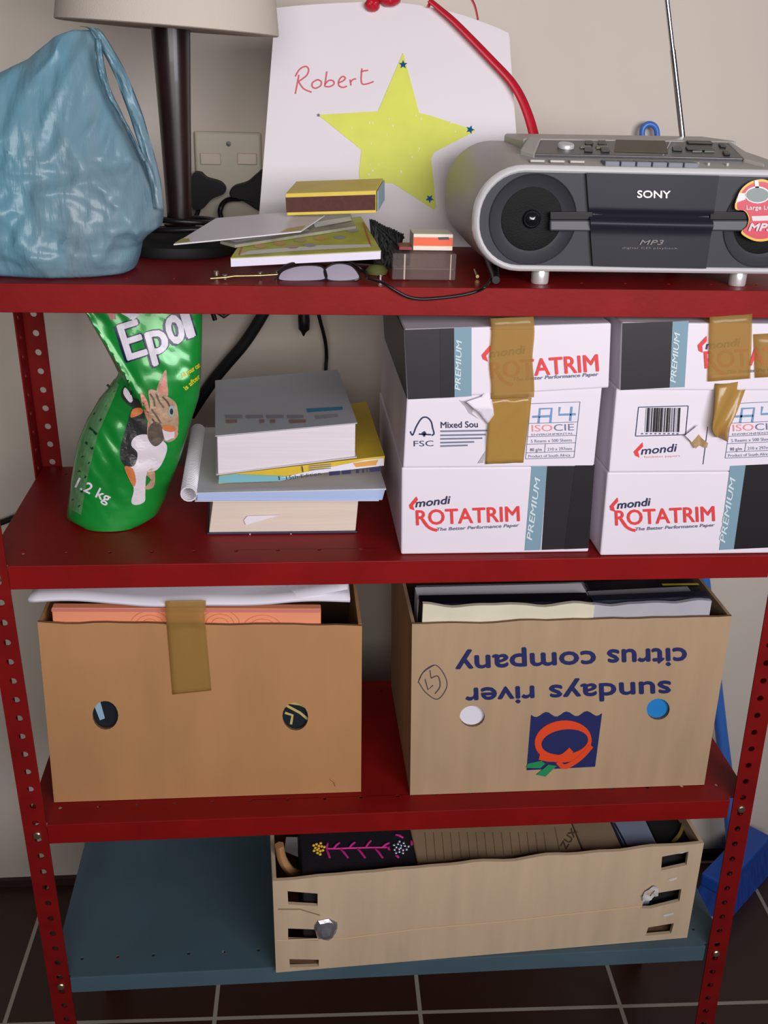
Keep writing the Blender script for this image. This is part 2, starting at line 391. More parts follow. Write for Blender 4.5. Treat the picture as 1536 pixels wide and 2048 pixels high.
# ================================================================== shelf 2: paper cartons
def carton(root, base, body, lid, yb, depth, tears=None):
    """base/body/lid: photo quads BL BR TR TL; walls are leaning hexahedra"""
    def quad(q, y, zb=None, zt=None):
        r = [at(p[0], p[1], y) for p in q]
        if zb is not None: r[0].z = r[1].z = zb
        if zt is not None: r[2].z = r[3].z = zt
        return r
    return quad
KS = .0006
def carton_left():
    y_base, y_body, y_lid = .013, .012, .0075
    r = thing('paper_carton', (.1, .16, Z2), 'white and black printer-paper carton beside the books, tape torn down its front', 'box', 'cartons of printer paper')
    q = [at(802, 1110, y_base), at(1178, 1096, y_base), at(1190, 928, y_base), at(803, 940, y_base)]; q[0].z = q[1].z = Z2 + .0005
    zt = (q[2].z + q[3].z) / 2; q[2].z = q[3].z = zt
    dep = .285
    MB().quadslab(q, (0, dep, 0)).build('base', WHITECARD, r, bevel=.002)
    q2 = [at(806, 938, y_body), at(1189, 925, y_body), at(1205, 770, y_body), at(814, 792, y_body)]; q2[0].z = q2[1].z = zt + .0004
    MB().quadslab(q2, (0, dep, 0)).build('body', WHITECARD, r, bevel=.0015)
    q3 = [at(815, 799, y_lid), at(1218, 776, y_lid), at(1223, 646, y_lid), at(808, 659, y_lid)]
    for p in (0, 1): q3[p].z -= .0
    MB().quadslab(q3, (0, dep + .008, 0)).build('lid', [WHITECARD], r, bevel=.002)
    # printing
    fb = lambda x, y: at(x, y, y_base, KS); fm = lambda x, y: at(x, y, y_body, KS); fl_ = lambda x, y: at(x, y, y_lid, KS)
    p = MB()
    MT = [BLACKPR, BLACKPR2, TEAL, TEALW, REDPR, NAVYPR, GREYPR, BLUEPR, PINKPR]
    # base
    p.poly([(1094, 931.5), (1189, 928.5), (1177, 1096), (1083, 1099.5)], fb, 0)
    p.poly([(1150, 930), (1189, 928.5), (1177, 1096), (1128, 1098)], lambda x, y: at(x, y, y_base, KS * 1.5), 1)
    p.poly([(1063, 932.5), (1094, 931.5), (1081, 1099.5), (1049, 1100.5)], fb, 2)
    fb2 = lambda x, y: at(x, y, y_base, KS * 2)
    p.text('PREMIUM', (1063, 1080), (1080, 955), 11, fb2, 3, .2, .02)
    logo_mondi(p, fb2, (831, 1014), (902, 1006), 15, [(818, 1010), (833, 992), (836, 999), (826, 1010), (829, 1020), (820, 1017)])
    rotatrim(p, fb2, (833, 1049.5), (1039, 1041), 29, (874, 1061), (1038, 1052.5))
    # body
    fsc(p, fm)
    a4label(p, fm, (1061, 807), (1160, 803.5), (1148, 914.5), (1051, 917.5))
    # lid
    p.poly([(808.5, 659.5), (908, 656), (909, 794), (816, 798.5)], fl_, 0)
    p.poly([(879, 657), (908, 656), (909, 794), (880, 795.5)], lambda x, y: at(x, y, y_lid, KS * 1.5), 1)
    p.poly([(908, 656), (943, 655), (943, 792), (909, 794)], fl_, 2)
    fl2 = lambda x, y: at(x, y, y_lid, KS * 2)
    p.text('PREMIUM', (920, 780), (923, 680), 11, fl2, 3, .2, .02)
    logo_mondi(p, fl2, (979, 715), (1052, 706), 16, [(963, 710), (980, 690), (982, 700), (972, 711), (976, 723), (966, 718)])
    rotatrim(p, fl2, (982, 757), (1197, 741.5), 33, (1026, 761.5), (1197, 751))
    p.build('printing', MT, r, recalc=False)
    # left side print on the lid: black wrap
    x0 = q3[0].x
    MB().quadslab([q3[0] + Vector((-.0007, .002, .0005)), q3[0] + Vector((-.0001, .002, .0005)), q3[3] + Vector((-.0001, .002, -.0005)), q3[3] + Vector((-.0007, .002, -.0005))], (0, dep - .02, 0)).build('side_print', BLACKPR, r)
    # tape
    t = MB()
    ft = lambda x, y: at(x, y, y_lid, .0016)
    t.grid(lambda u, v: at(980 + (1066 - 980) * u + (1 - v) * 0 + 2 * math.sin(9 * v), 636 + (797 - 636) * v - 4 * u, y_lid, .0016 + .0012 * abs(math.sin(7 * u + 3 * v))), 9, 12)
    ztop = q3[3].z + .0012
    t.add([(at(980, 650, y_lid).x, y_lid - .001, ztop), (at(1066, 648, y_lid).x, y_lid - .001, ztop), (at(1066, 648, y_lid).x - .004, .12, ztop), (at(980, 650, y_lid).x - .004, .12, ztop)], [(0, 1, 2, 3)], 0)
    t.build('tape_strip', TAPE, r, smooth=50, solid=.0004)
    t = MB()
    def lo(u, v):
        lx = 978 + (970 - 978) * v; rx = 1061 + (1046 - 1061) * v
        return at(lx + (rx - lx) * u, 795 + (927 - 795) * v - 3 * u, y_body, .0035 * (1 - v) + .0012 + .0022 * abs(math.sin(6 * u + 8 * v)) * (1 - .6 * v))
    t.grid(lo, 13, 15).build('tape_strip', TAPEDK, r, smooth=40, solid=.0004)
    # torn flap of white board beside the tape
    t = MB()
    pts = [(930, 800), (962, 790), (976, 758), (982, 800), (986, 826), (974, 846), (956, 822)]
    def flap(x, y): return at(x, y, y_body, .002 + .006 * max(0, 1 - abs(y - 812) / 45))
    t.poly(pts, flap, 0, sub=8).build('torn_flap', WHITECARD, r, smooth=60, solid=.0006)
    pulp = mat('torn_board_pulp', (178, 170, 176), .9, var=.1, scale=90)
    t = MB(); t.poly([(955, 926), (972, 900), (966, 925)], lambda x, y: at(x, y, y_body, .0012), 0); t.build('torn_patch', pulp, r, recalc=False)
    t = MB(); t.poly([(918, 800), (950, 806), (944, 826), (958, 838), (938, 826), (930, 812)], lambda x, y: at(x, y, y_body, .0009), 0)
    t.build('torn_patch', pulp, r, recalc=False)

def logo_mondi(p, fn, a, b, h, chev):
    p.poly(chev, fn, 4); p.text('mondi', a, b, h, fn, 5, .25, .02)
def rotatrim(p, fn, a, b, h, a2, b2):
    p.text('ROTATRIM', a, b, h, fn, 4, 0, .018)
    sx = (b[0] - a[0]); sl = (b[1] - a[1]) / sx
    tail = [(a[0] + sx * .055, a[1] - h * .42), (a[0] + sx * .10, a[1] + 1), (a[0] + sx * .15, a[1] + h * .27), (a[0] + sx * .2, a[1] + h * .36)]
    p.line(sp2(tail), h * .2, fn, 4)
    p.text('The Better Performance Paper', a2, b2, h * .21, fn, 6, .25, .02)
def fsc(p, fn):
    c = lambda x, y: (740 + x / 3.072, 610 + y / 3.072)
    p.line([c(*q) for q in sp2([(247, 775), (262, 798), (285, 745), (318, 695), (350, 690), (375, 715), (385, 755), (393, 790), (378, 800)], 5)], 3, fn, 5)
    p.line([c(318, 790), c(345, 790)], 6, fn, 5); p.line([c(333, 775), c(333, 808)], 4, fn, 5); p.line([c(300, 792), c(375, 796)], 3, fn, 5)
    p.text('FSC', c(268, 868), c(390, 866), 11, fn, 5)
    p.text('Mixed Sou', c(435, 755), c(662, 750), 12, fn, 5, 0, .02)
    for i, (y, xe) in enumerate(((775, 720), (800, 712), (822, 690), (845, 640), (866, 600))):
        p.line([c(432, y), c(xe, y - 5)], 3.2, fn, 6)
def a4label(p, fn, tl, tr, br_, bl):
    def m(u, v):
        a = (tl[0] + (tr[0] - tl[0]) * u, tl[1] + (tr[1] - tl[1]) * u); b = (bl[0] + (br_[0] - bl[0]) * u, bl[1] + (br_[1] - bl[1]) * u)
        return (a[0] + (b[0] - a[0]) * v, a[1] + (b[1] - a[1]) * v)
    for v in (0, .36, .6, .735, .89, 1.0): p.line([m(0, v), m(1, v)], 1.2, fn, 6)
    for u in (0, 1): p.line([m(u, 0), m(u, 1)], 1.2, fn, 6)
    p.line([m(.38, .735), m(.38, .89)], 1.2, fn, 6)
    for l in ([(.2, .36), (.2, .1), (.44, .1), (.44, .36)], [(.06, .24), (.44, .24)], [(.6, .08), (.6, .22), (.94, .22)], [(.84, .08), (.84, .34)]):
        p.line([m(*q) for q in l], 4.5, fn, 7)
    p.text('ISO', m(.08, .51), m(.5, .51), 13, fn, 8); p.text('CIE', m(.53, .51), m(.94, .51), 13, fn, 6)
    p.text('ENVIRONMENTAL', m(.08, .585), m(.94, .585), 4, fn, 6)
    p.text('5 Reams x 500 Sheets', m(.08, .71), m(.92, .71), 6, fn, 6); p.text('80 g/m', m(.08, .865), m(.32, .865), 6, fn, 5)
    p.text('210 x 297mm', m(.44, .865), m(.94, .865), 6, fn, 6); p.text('Product of South Africa', m(.06, .98), m(.92, .98), 5.5, fn, 6)

def carton_right():
    y_base, y_body, y_lid = .003, .003, -.0005
    r = thing('paper_carton', (.32, .15, Z2), 'white and black printer-paper carton at the right shelf end with a barcode', 'box', 'cartons of printer paper')
    dep = .285; WD = .209
    q = [at(1200, 1112, y_base), None, None, at(1215, 945, y_base)]; q[0].z = Z2 + .0005
    q[1] = q[0] + Vector((WD, 0, 0)); q[2] = q[3] + Vector((WD + .003, 0, 0))
    MB().quadslab(q, (0, dep, 0)).build('base', WHITECARD, r, bevel=.002)
    q2 = [at(1218, 943, y_body), None, None, at(1233, 778, y_body)]; q2[0].z = q[3].z + .0004
    q2[1] = q2[0] + Vector((WD + .003, 0, 0)); q2[2] = q2[3] + Vector((WD + .003, 0, 0))
    MB().quadslab(q2, (0, dep, 0)).build('body', WHITECARD, r, bevel=.0015)
    q3 = [at(1240, 781, y_lid), None, None, at(1244, 645, y_lid)]
    q3[1] = q3[0] + Vector((WD + .006, 0, .0)); q3[2] = q3[3] + Vector((WD + .006, 0, .0))
    MB().quadslab(q3, (0, dep + .006, 0)).build('lid', WHITECARD, r, bevel=.002)
    fb = lambda x, y: at(x, y, y_base, KS); fm = lambda x, y: at(x, y, y_body, KS); fl_ = lambda x, y: at(x, y, y_lid, KS)
    fb2 = lambda x, y: at(x, y, y_base, KS * 2); fl2 = lambda x, y: at(x, y, y_lid, KS * 2)
    MT = [BLACKPR, BLACKPR2, TEAL, TEALW, REDPR, NAVYPR, GREYPR, BLUEPR, PINKPR]
    p = MB()
    # base
    p.poly([(1491, 930), (1582, 926), (1556, 1094), (1467, 1098)], fb, 1)
    p.poly([(1460, 931.5), (1491, 930), (1467, 1098), (1438, 1099.5)], fb, 2)
    p.text('PREMIUM', (1449, 1085), (1470, 955), 11, fb2, 3, .2, .02)
    logo_mondi(p, fb2, (1234, 1017), (1302, 1010), 15, [(1219, 1012), (1235, 994), (1236, 1002), (1227, 1012), (1230, 1023), (1221, 1020)])
    rotatrim(p, fb2, (1231, 1050), (1429, 1041), 29, (1271, 1060.5), (1429, 1052))
    # body
    c = lambda x, y: (1160 + x / 3.723, 610 + y / 3.723)
    for a, b in (((435, 760), (805, 750)), ((805, 750), (785, 965)), ((785, 965), (412, 975)), ((412, 975), (435, 760))): p.line([c(*a), c(*b)], 1.6, fm, 5)
    xs = 490; rnd = random.Random(3)
    while xs < 740:
        wd = rnd.choice((3, 4, 6, 9, 16)); p.poly([c(xs, 765), c(xs + wd, 764), c(xs + wd - 10, 945), c(xs - 10, 946)], fm, 6 if wd < 9 else 0); xs += wd + rnd.choice((3, 4, 7))
    for i in range(9): p.poly([c(455 + i * 33, 952), c(470 + i * 33, 951), c(469 + i * 33, 962), c(454 + i * 33, 963)], fm, 6)
    logo_mondi(p, fm, (1282, 909), (1355, 902), 15, [(1267, 903), (1285, 884), (1286, 893), (1276, 903), (1279, 915), (1270, 911)])
    p.text('business papers', c(480, 1137), c(745, 1128), 4, fm, 8)
    a4label(p, fm, (1466, 807), (1566, 802), (1548, 912), (1450, 916))
    p.line([c(950, 905), c(915, 1185)], 1.5, fm, 5)
    # lid
    p.poly([(1245, 646), (1345, 643), (1339, 775), (1241, 780)], fl_, 0)
    p.poly([(1345, 643), (1377, 641.5), (1369, 774), (1339, 775)], fl_, 2)
    p.text('PREMIUM', (1350, 765), (1359, 665), 11, fl2, 3, .2, .02)
    logo_mondi(p, fl2, (1411, 698), (1481, 691), 15, [(1395, 690), (1413, 671), (1413, 682), (1404, 691), (1405, 705), (1397, 701)])
    rotatrim(p, fl2, (1410, 736), (1625, 722), 33, (1453, 747), (1620, 737))
    p.build('printing', MT, r, recalc=False)
    # tapes
    t = MB()
    t.grid(lambda u, v: at(1418 + (1503 - 1418) * u - 4 * v, 633 + (762 - 633) * v + (-6 * u), y_lid, .0016 + .001 * abs(math.sin(6 * u + 4 * v))), 9, 10)
    ztop = q3[3].z + .0012
    t.add([(at(1420, 640, y_lid).x, y_lid - .001, ztop), (at(1503, 637, y_lid).x, y_lid - .001, ztop), (at(1503, 637, y_lid).x - .003, .12, ztop), (at(1420, 640, y_lid).x - .003, .12, ztop)], [(0, 1, 2, 3)])
    t.build('tape_strip', TAPE, r, smooth=50, solid=.0004)
    t = MB(); t.grid(lambda u, v: at(1506 + 90 * u + 3 * v, 668 + 87 * v - 5 * u, y_lid, .0014), 5, 5)
    t.build('tape_strip', TAPE, r, smooth=50, solid=.0003)
    t = MB()
    def tw(u, v):
        L = sp_i([(1427, 765), (1420, 815), (1416, 850), (1430, 872)], v); R = sp_i([(1497, 760), (1470, 815), (1448, 855), (1449, 878)], v)
        return at(L[0] + (R[0] - L[0]) * u, L[1] + (R[1] - L[1]) * u, y_body, .004 + .006 * math.sin(3.0 * v) + .004 * math.sin(5 * u + 3 * v))
    t.grid(tw, 9, 15).build('tape_strip', TAPEDK, r, smooth=40, solid=.0004)
    t = MB(); t.poly([c(790, 975), c(870, 945), c(905, 990), c(950, 1025), c(935, 1055), c(890, 1045), c(850, 1060), c(815, 1020)], lambda x, y: at(x, y, y_body, .0025 + .002 * math.sin(x * .3)), 0, sub=6)
    t.build('torn_patch', mat('torn_brown_ply', (176, 146, 104), .9, var=.1, scale=90), r, smooth=50, recalc=False)
    t = MB(); t.poly([c(770, 960), c(870, 880), c(875, 945), c(820, 1010)], lambda x, y: at(x, y, y_body, .005), 0, sub=6)
    t.build('torn_flap', WHITECARD, r, solid=.0006)
def sp_i(pts, v):
    q = sp2(pts, 8); k = v * (len(q) - 1); i = min(int(k), len(q) - 2); f = k - i
    return (q[i][0] + (q[i + 1][0] - q[i][0]) * f, q[i][1] + (q[i + 1][1] - q[i][1]) * f)
carton_left(); carton_right()

# ================================================================== shelf 2: books
def closed_book(name, label, cat, q, depth, t_cov, pages, cover, spine='back', group=None, bevel=0.0008):
    """front quad (page edges towards the viewer) BL BR TR TL, pushed back by depth; covers above and below"""
    r = thing(name, sum(q, Vector()) / 4 + Vector((0, depth.y / 2, 0)), label, cat, group); r.location.z = min(p.z for p in q)
    up = Vector((0, 0, 1)) * t_cov
    MB().quadslab([q[0] + up, q[1] + up, q[2] - up, q[3] - up], depth).build('pages', pages, r, bevel=bevel)
    e = Vector((.002, 0, 0)); f = Vector((0, -.002, 0))
    MB().quadslab([q[0] - e + f, q[1] + e + f, q[1] + e + f + up, q[0] - e + f + up], depth + Vector((0, .004, 0))).build('back_cover', cover[0], r, bevel=.0004)
    return r, up, e, f
# bottom thick book
q = [at(418, 1070, .075), at(711, 1067, .075), at(718, 990, .075), at(428, 1000, .075)]
q[0].z = q[1].z = Z2 + .0003; zt = .9665; q[2].z = q[3].z = zt
NAVYCOV = mat('navy_book_cover', (38, 34, 66), .4); 
r, up, e, f = closed_book('book', 'thick cream-paged book at the bottom of the stack, navy cover flat on the shelf', 'book', q, Vector((-.01, .2, 0)), .0022, CREAMPAGES, (NAVYCOV,))
MB().quadslab([q[3] - e + f - up, q[2] + e + f - up, q[2] + e + f, q[3] - e + f], Vector((-.01, .204, 0))).build('front_cover', NAVYCOV, r, bevel=.0004)
m = MB(); m.poly([(488, 1040), (495, 1032), (560, 1030), (492, 1050)], lambda x, y: at(x, y, .0725), 0); m.build('page_tab', PAPER, r, solid=.0004)
m = MB()
for x in (500, 582):
    m = MB(); m.line([(x, 1067), (x, 1073)], 2, lambda a, b_: at(a, b_, .0725), 0); m.build('cover_mark', PAPER, r, recalc=False)
# spiral notebook
nb = thing('spiral_notebook', (-.13, .14, zt + .0005), 'white spiral-bound notebook of blue-edged paper lying in the middle of the book stack', 'notebook')
zb = zt + .0006
def nbq(x0, x1, xl, z0, z1, z2_, z3_): return [Vector((x0, .048, z0)), Vector((x1, .046, z1)), Vector((x1 + .001, .046, z2_)), Vector((xl, .048, z3_))]
BLUEP = mat('pale_blue_pages', (168, 186, 224), .75, var=.05, scale=300, stretch=(.02, .02, 1))
MB().quadslab([Vector((-.232, .05, zb + .0006)), Vector((-.024, .046, zb + .0006)), Vector((-.021, .046, zb + .0135)), Vector((-.231, .05, zb + .0095))], (-.006, .225, 0)).build('pages', BLUEP, nb, bevel=.0006)
MB().quadslab([Vector((-.234, .048, zb)), Vector((-.028, .045, zb)), Vector((-.028, .045, zb + .0006)), Vector((-.234, .048, zb + .0006))], (-.006, .229, 0)).build('back_cover', PAPER, nb)
MB().quadslab([Vector((-.234, .048, zb + .0097)), Vector((-.020, .044, zb + .0137)), Vector((-.020, .044, zb + .0155)), Vector((-.234, .048, zb + .0105))], (-.006, .229, 0)).build('front_cover', mat('pale_notebook_cover', (206, 206, 214), .45), nb, bevel=.0004)
m = MB(); pts = []
for i in range(46 * 14):
    a = 2 * math.pi * i / 14; yy = .05 + .225 * i / (46 * 14)
    pts.append((-.2405 + .0088 * math.cos(a) - .006 * (yy - .05) / .225, yy, zb + .0075 + .0088 * math.sin(a)))
m.tube(pts, .0011, 5).build('spiral_binding', mat('white_plastic_coil', (225, 222, 230), .35), nb, smooth=60)
# yellow book
q = [at(437, 966, .06), at(768, 931, .058), at(770, 912, .058), at(438, 951, .06)]
q[0].z = zb + .0162; 
YEL = mat('yellow_book_cover', (216, 184, 52), .4, var=.08, scale=30); TEALC = mat('teal_spine_print', (120, 178, 190), .45)
yb = thing('paperback_book', (-.115, .15, q[0].z), 'yellow paperback with a printed spine, tilted under the thickest book', 'book')
dv = Vector((-.006, .2, .002))
MB().quadslab([q[0], q[1], q[2], q[3]], dv).build('cover', YEL, yb, bevel=.0006)
fy = lambda x, y: atplane(x, y, Vector((0, .0585, 0)), Vector((0, -1, 0)), .0005)
m = MB(); m.poly([(438, 952), (470, 948), (600, 953), (560, 962), (437, 966)], lambda x, y: at(x, y, .058, .0003), 0)
m.poly([(560, 956), (768, 931), (767, 916), (730, 920), (600, 946)], lambda x, y: at(x, y, .0575, .0003), 1)
f3 = lambda x, y: at(x, y, .0572, .0006)
m.text('15th Edition', (573, 959), (642, 950), 7, f3, 2)
for a, b_ in ((658, 680), (683, 702), (712, 718), (724, 728), (733, 735), (739, 762)): m.poly([(a, 951 - (a - 658) * .09), (b_, 951 - (b_ - 658) * .09), (b_, 943 - (b_ - 658) * .09), (a, 943 - (a - 658) * .09)], f3, 2)
m.poly([(706, 926), (757, 919), (752, 930), (712, 934)], f3, 3)
for yy in (931, 935, 939): m.line([(618, yy + 1), (662, yy - 3)], 1.6, f3, 4)
m.line([(604, 932), (606, 944)], 2, f3, 2); m.line([(558, 952), (559, 960)], 2, f3, 2)
m.build('spine_print', [TEALC, PAPER, NAVYPR, mat('orange_spine_blot', (222, 160, 70), .5), GREYPR], yb, recalc=False)
# top thick book
q = [at(436, 949.5, .061), at(710, 914.5, .059), at(711, 846, .059), at(434, 872, .061)]
r, up, e, f = closed_book('textbook', 'thickest white-paged book with a grey cover, topmost of the book stack', 'book', q, Vector((-.012, .2, .004)), .001, PAGES, (mat('white_book_board', (214, 210, 218), .5),))
GC = mat('grey_book_cover', (176, 178, 184), .38, var=.05, scale=12)
tq = [q[3] - e + f - up * .3, q[2] + e + f - up * .3, q[2] + e + f + up, q[3] - e + f + up]
MB().quadslab(tq, Vector((-.012, .206, .004))).build('front_cover', GC, r, bevel=.0004)
n_ = (tq[2] - tq[3]).cross(Vector((-.012, .206, .004))).normalized()
ft = lambda x, y: atplane(x, y, tq[3], n_, .0006)
m = MB(); c = lambda x, y: (330 + x / 3.268, 610 + y / 3.268)
for x0, x1 in ((395, 505), (530, 640), (665, 775), (800, 905)): m.poly([c(x0, 722), c(x1, 722), c(x1, 742), c(x0 + 4, 745)], ft, 0)
for x0, x1 in ((400, 470), (620, 650), (690, 720), (815, 920)): m.poly([c(x0, 752), c(x1, 750), c(x1, 772), c(x0, 776)], ft, 1)
m.poly([c(928, 680), c(1160, 668), c(1162, 688), c(932, 705)], ft, 2); m.poly([c(985, 725), c(1130, 715), c(1132, 735), c(990, 750)], ft, 3)
m.build('cover_print', [mat('mauve_cover_print', (140, 134, 150), .5), mat('brown_cover_print', (146, 118, 112), .5), mat('blue_cover_print', (60, 130, 170), .5), mat('pale_cover_print', (150, 150, 156), .5)], r, recalc=False)

# ================================================================== shelf 2: cat food bag
def interp(tab, z):
    for i in range(len(tab) - 1):
        a, b_ = tab[i], tab[i + 1]
        if a[0] <= z <= b_[0]:
            t = (z - a[0]) / (b_[0] - a[0]); return [a[k] + (b_[k] - a[k]) * t for k in range(1, len(a))]
    return list(tab[-1][1:]) if z > tab[-1][0] else list(tab[0][1:])
YE = .13
sil = [(628, 175, 405), (680, 205, 404), (720, 226, 403), (745, 238, 402), (765, 226, 402), (794, 200, 398), (837, 175, 384), (875, 159, 373), (912, 150, 362), (944, 145, 350), (991, 139, 333), (1020, 135, 318)]
tab = []
for py, l, rr in sil:
    a = at(l, py, YE); b_ = at(rr, py, YE); tab.append(((a.z + b_.z) / 2, a.x, b_.x))
tab.sort()
tab = [(Z2 + .001, tab[0][1] + .012, tab[0][2] - .012), (Z2 + .008, tab[0][1], tab[0][2])] + [t for t in tab if t[0] > Z2 + .009]
l0 = tab[-1]; tab.append((Z1 - .0312, l0[1] - .012, l0[2] + .002))
zmin, zmax = tab[0][0], tab[-1][0]
def ep(u, v):
    z = zmin + (zmax - zmin) * v; xl, xr = interp(tab, z); cx, hw = (xl + xr) / 2, (xr - xl) / 2
    hd = .046 + (.030 - .046) * min(1, v / .6) if v < .6 else .030 + (.010 - .030) * (v - .6) / .4
    a = 2 * math.pi * u; ca, sa = math.cos(a), math.sin(a)
    x = cx + hw * math.copysign(abs(ca) ** .9, ca); y = YE - hd * math.copysign(abs(sa) ** .8, sa)
    wv = min(1, v * 8) * (1 - .5 * v)
    n1 = noise.noise(Vector((x * 26, z * 14, y * 20))) * .0055 + abs(noise.noise(Vector((x * 60 + z * 30, z * 40, 3)))) * .004
    y -= n1 * wv * (1 if sa > 0 else .6)
    if sa > .05 and v > .45:   # fold of the upper panel
        d = (x - (-.303)) + (z - 1.085) * .57; q_ = max(0, min(1, d / .005 + .5))
        y -= (.005 * math.exp(-(d / .005) ** 2) + .008 * q_ * q_ * (3 - 2 * q_)) * min(1, (v - .45) * 5)
    return Vector((x, y, z))
FOILMATS = [mat('white_foil_print', (222, 216, 228), .35), mat('navy_foil_print', (24, 30, 70), .35), mat('yellow_foil_print', (214, 200, 40), .4), mat('pink_foil_print', (200, 120, 120), .4)]
FOIL = mat('green_foil_bag', (22, 140, 52), .26, .15, var=.22, scale=9, coat=.3)
eb = MB(); eb.grid(ep, 90, 80, wrap=True)
eb.f.append(tuple(range(90))[::-1]); eb.m.append(0)
tb = (79) * 90; eb.f.append(tuple(tb + i for i in range(90))); eb.m.append(0)
BV = eb.bvh()
pb = thing('cat_food_bag', (-.31, YE, Z2), 'green foil cat food bag with a kitten picture standing left of the books', 'bag')
eb.build('pouch', FOIL, pb, smooth=60)
def onbag(off):
    def fn(x, y):
        v = ray(x, y).normalized(); h = BV.ray_cast(CAM, v)
        if h[0] is None: return CAM + v * ((YE - CAM.y) / v.y)
        return h[0] - v * off
    return fn
g = lambda x, y: (x / 3.2, 600 + y / 3.2)
m = MB(); f1, f2 = onbag(.0009), onbag(.0016)
def letter(s, a, b_, h, mi_o, mi_i, bold):
    for dx, dy in ((0, 0), (-2.4, 1.6), (-3.6, 2.6), (1.5, -1)): m.text(s, (a[0] + dx, a[1] + dy), (b_[0] + dx, b_[1] + dy), h, f1, mi_o, 0, bold * .6 + .012, sub=12)
    m.text(s, a, b_, h, f2, mi_i, 0, bold * .5, sub=12)
letter('E', g(818, 385), g(945, 345), 72, 1, 0, .03)
letter('p', g(965, 350), g(1085, 318), 66, 1, 0, .05)
letter('o', g(1092, 282), g(1188, 258), 80, 1, 0, .05)
letter('l', g(1205, 240), g(1245, 228), 50, 1, 0, .08)
m.build('lettering', FOILMATS, pb, recalc=False)
f2b = onbag(.0012); m = MB()
m.text('All your cat', g(1170, 500), g(1285, 425), 9, f2b, 2, 0, .04, sub=12)
m.text('is after', g(1190, 578), g(1285, 495), 9, f2b, 2, 0, .04, sub=12)
m.build('slogan', FOILMATS, pb, recalc=False); m = MB()
m.text('1.2 kg', g(478, 1195), g(690, 1300), 20, f2b, 0, 0, .02, sub=10)
m.build('weight_lettering', FOILMATS, pb, recalc=False); m = MB()
m.poly([g(*q_) for q_ in ((690, 85), (735, 80), (740, 125), (705, 125))], f2b, 3, sub=10)
m.poly([g(*q_) for q_ in ((770, 85), (860, 80), (900, 95), (850, 130), (820, 110))], f2b, 0, sub=10)
m.build('top_print', FOILMATS, pb, recalc=False)
# muted band of print down the left edge
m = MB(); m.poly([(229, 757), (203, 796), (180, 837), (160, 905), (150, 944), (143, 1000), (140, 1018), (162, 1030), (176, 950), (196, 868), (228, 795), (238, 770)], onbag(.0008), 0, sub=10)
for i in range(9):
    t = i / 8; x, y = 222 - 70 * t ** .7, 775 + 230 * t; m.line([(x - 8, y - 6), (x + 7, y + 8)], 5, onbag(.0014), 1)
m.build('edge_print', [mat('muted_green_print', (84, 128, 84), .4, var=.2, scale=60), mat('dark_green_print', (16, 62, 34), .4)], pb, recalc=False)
# the kitten picture printed on the foil
m = MB(); k1, k2, k3 = onbag(.001), onbag(.0015), onbag(.002)
G = lambda l: [g(*q_) for q_ in l]
FUR, TABBY, DARK, WHT, ORG, PINKE, EYE = range(7)
m.poly(sp2(G([(905, 690), (850, 690), (815, 790), (775, 930), (770, 1010), (800, 1060), (850, 1075), (900, 1000), (960, 900), (930, 760)]), 4, True), k1, DARK, sub=9)
m.poly(sp2(G([(800, 545), (775, 590), (790, 640), (850, 690), (905, 700), (890, 640), (850, 620), (840, 580), (815, 590)]), 4, True), k1, DARK, sub=9)
m.poly(sp2(G([(800, 560), (790, 600), (830, 655), (850, 640), (835, 600)]), 3, True), k2, WHT, sub=9)
m.poly(sp2(G([(850, 700), (900, 690), (915, 720), (870, 745), (835, 750)]), 3, True), k2, ORG, sub=9)
m.poly(sp2(G([(860, 880), (930, 860), (1040, 900), (1070, 950), (1040, 1040), (1000, 1090), (940, 1110), (930, 1230), (925, 1290), (870, 1312), (840, 1290), (855, 1200), (800, 1080), (860, 1060), (880, 980), (840, 930)]), 4, True), k2, WHT, sub=9)
m.poly(sp2(G([(795, 1070), (850, 1080), (870, 1160), (850, 1190)]), 3, True), k3, ORG, sub=9)
m.poly(sp2(G([(930, 1110), (985, 1080), (990, 1180), (960, 1210), (925, 1205), (965, 1150)]), 3, True), k2, FUR, sub=9)
m.poly(sp2(G([(1000, 590), (1030, 500), (1062, 445), (1070, 520), (1075, 610), (1040, 630)]), 3, True), k1, FUR, sub=9)
m.poly(sp2(G([(1015, 585), (1040, 510), (1058, 470), (1062, 540), (1066, 600)]), 3, True), k2, PINKE, sub=9)
m.poly(sp2(G([(900, 590), (940, 640), (960, 720), (950, 780), (925, 720), (905, 650)]), 3, True), k1, PINKE, sub=9)
m.poly(sp2(G([(950, 580), (1000, 580), (1075, 620), (1125, 660), (1142, 740), (1140, 830), (1125, 885), (1080, 910), (1030, 900), (985, 930), (945, 880), (945, 780), (960, 680)]), 4, True), k2, FUR, sub=9)
m.poly(sp2(G([(950, 820), (990, 780), (1030, 800), (1050, 880), (1020, 925), (985, 935), (950, 890)]), 3, True), k3, TABBY, sub=9)
for l in (((960, 600), (985, 640), (990, 680)), ((1000, 600), (1020, 650), (1050, 690)), ((1040, 620), (1070, 650), (1085, 680)), ((970, 700), (1000, 740), (1030, 790)), ((975, 760), (1005, 810), (1030, 850)), ((965, 830), (990, 880), (1010, 900))):
    m.line(G(sp2(l, 4)), 3.2, onbag(.0024), TABBY)
m.poly(sp2(G([(1040, 815), (1080, 825), (1130, 830), (1135, 870), (1090, 890), (1060, 900), (1045, 860)]), 3, True), onbag(.0022), WHT, sub=9)
m.poly(sp2(G([(1040, 812), (1080, 800), (1130, 825), (1100, 845), (1050, 835)]), 3, True), onbag(.0026), ORG, sub=9)
m.poly(G([(1118, 835), (1140, 832), (1132, 880), (1118, 880)]), onbag(.0028), PINKE, sub=9)
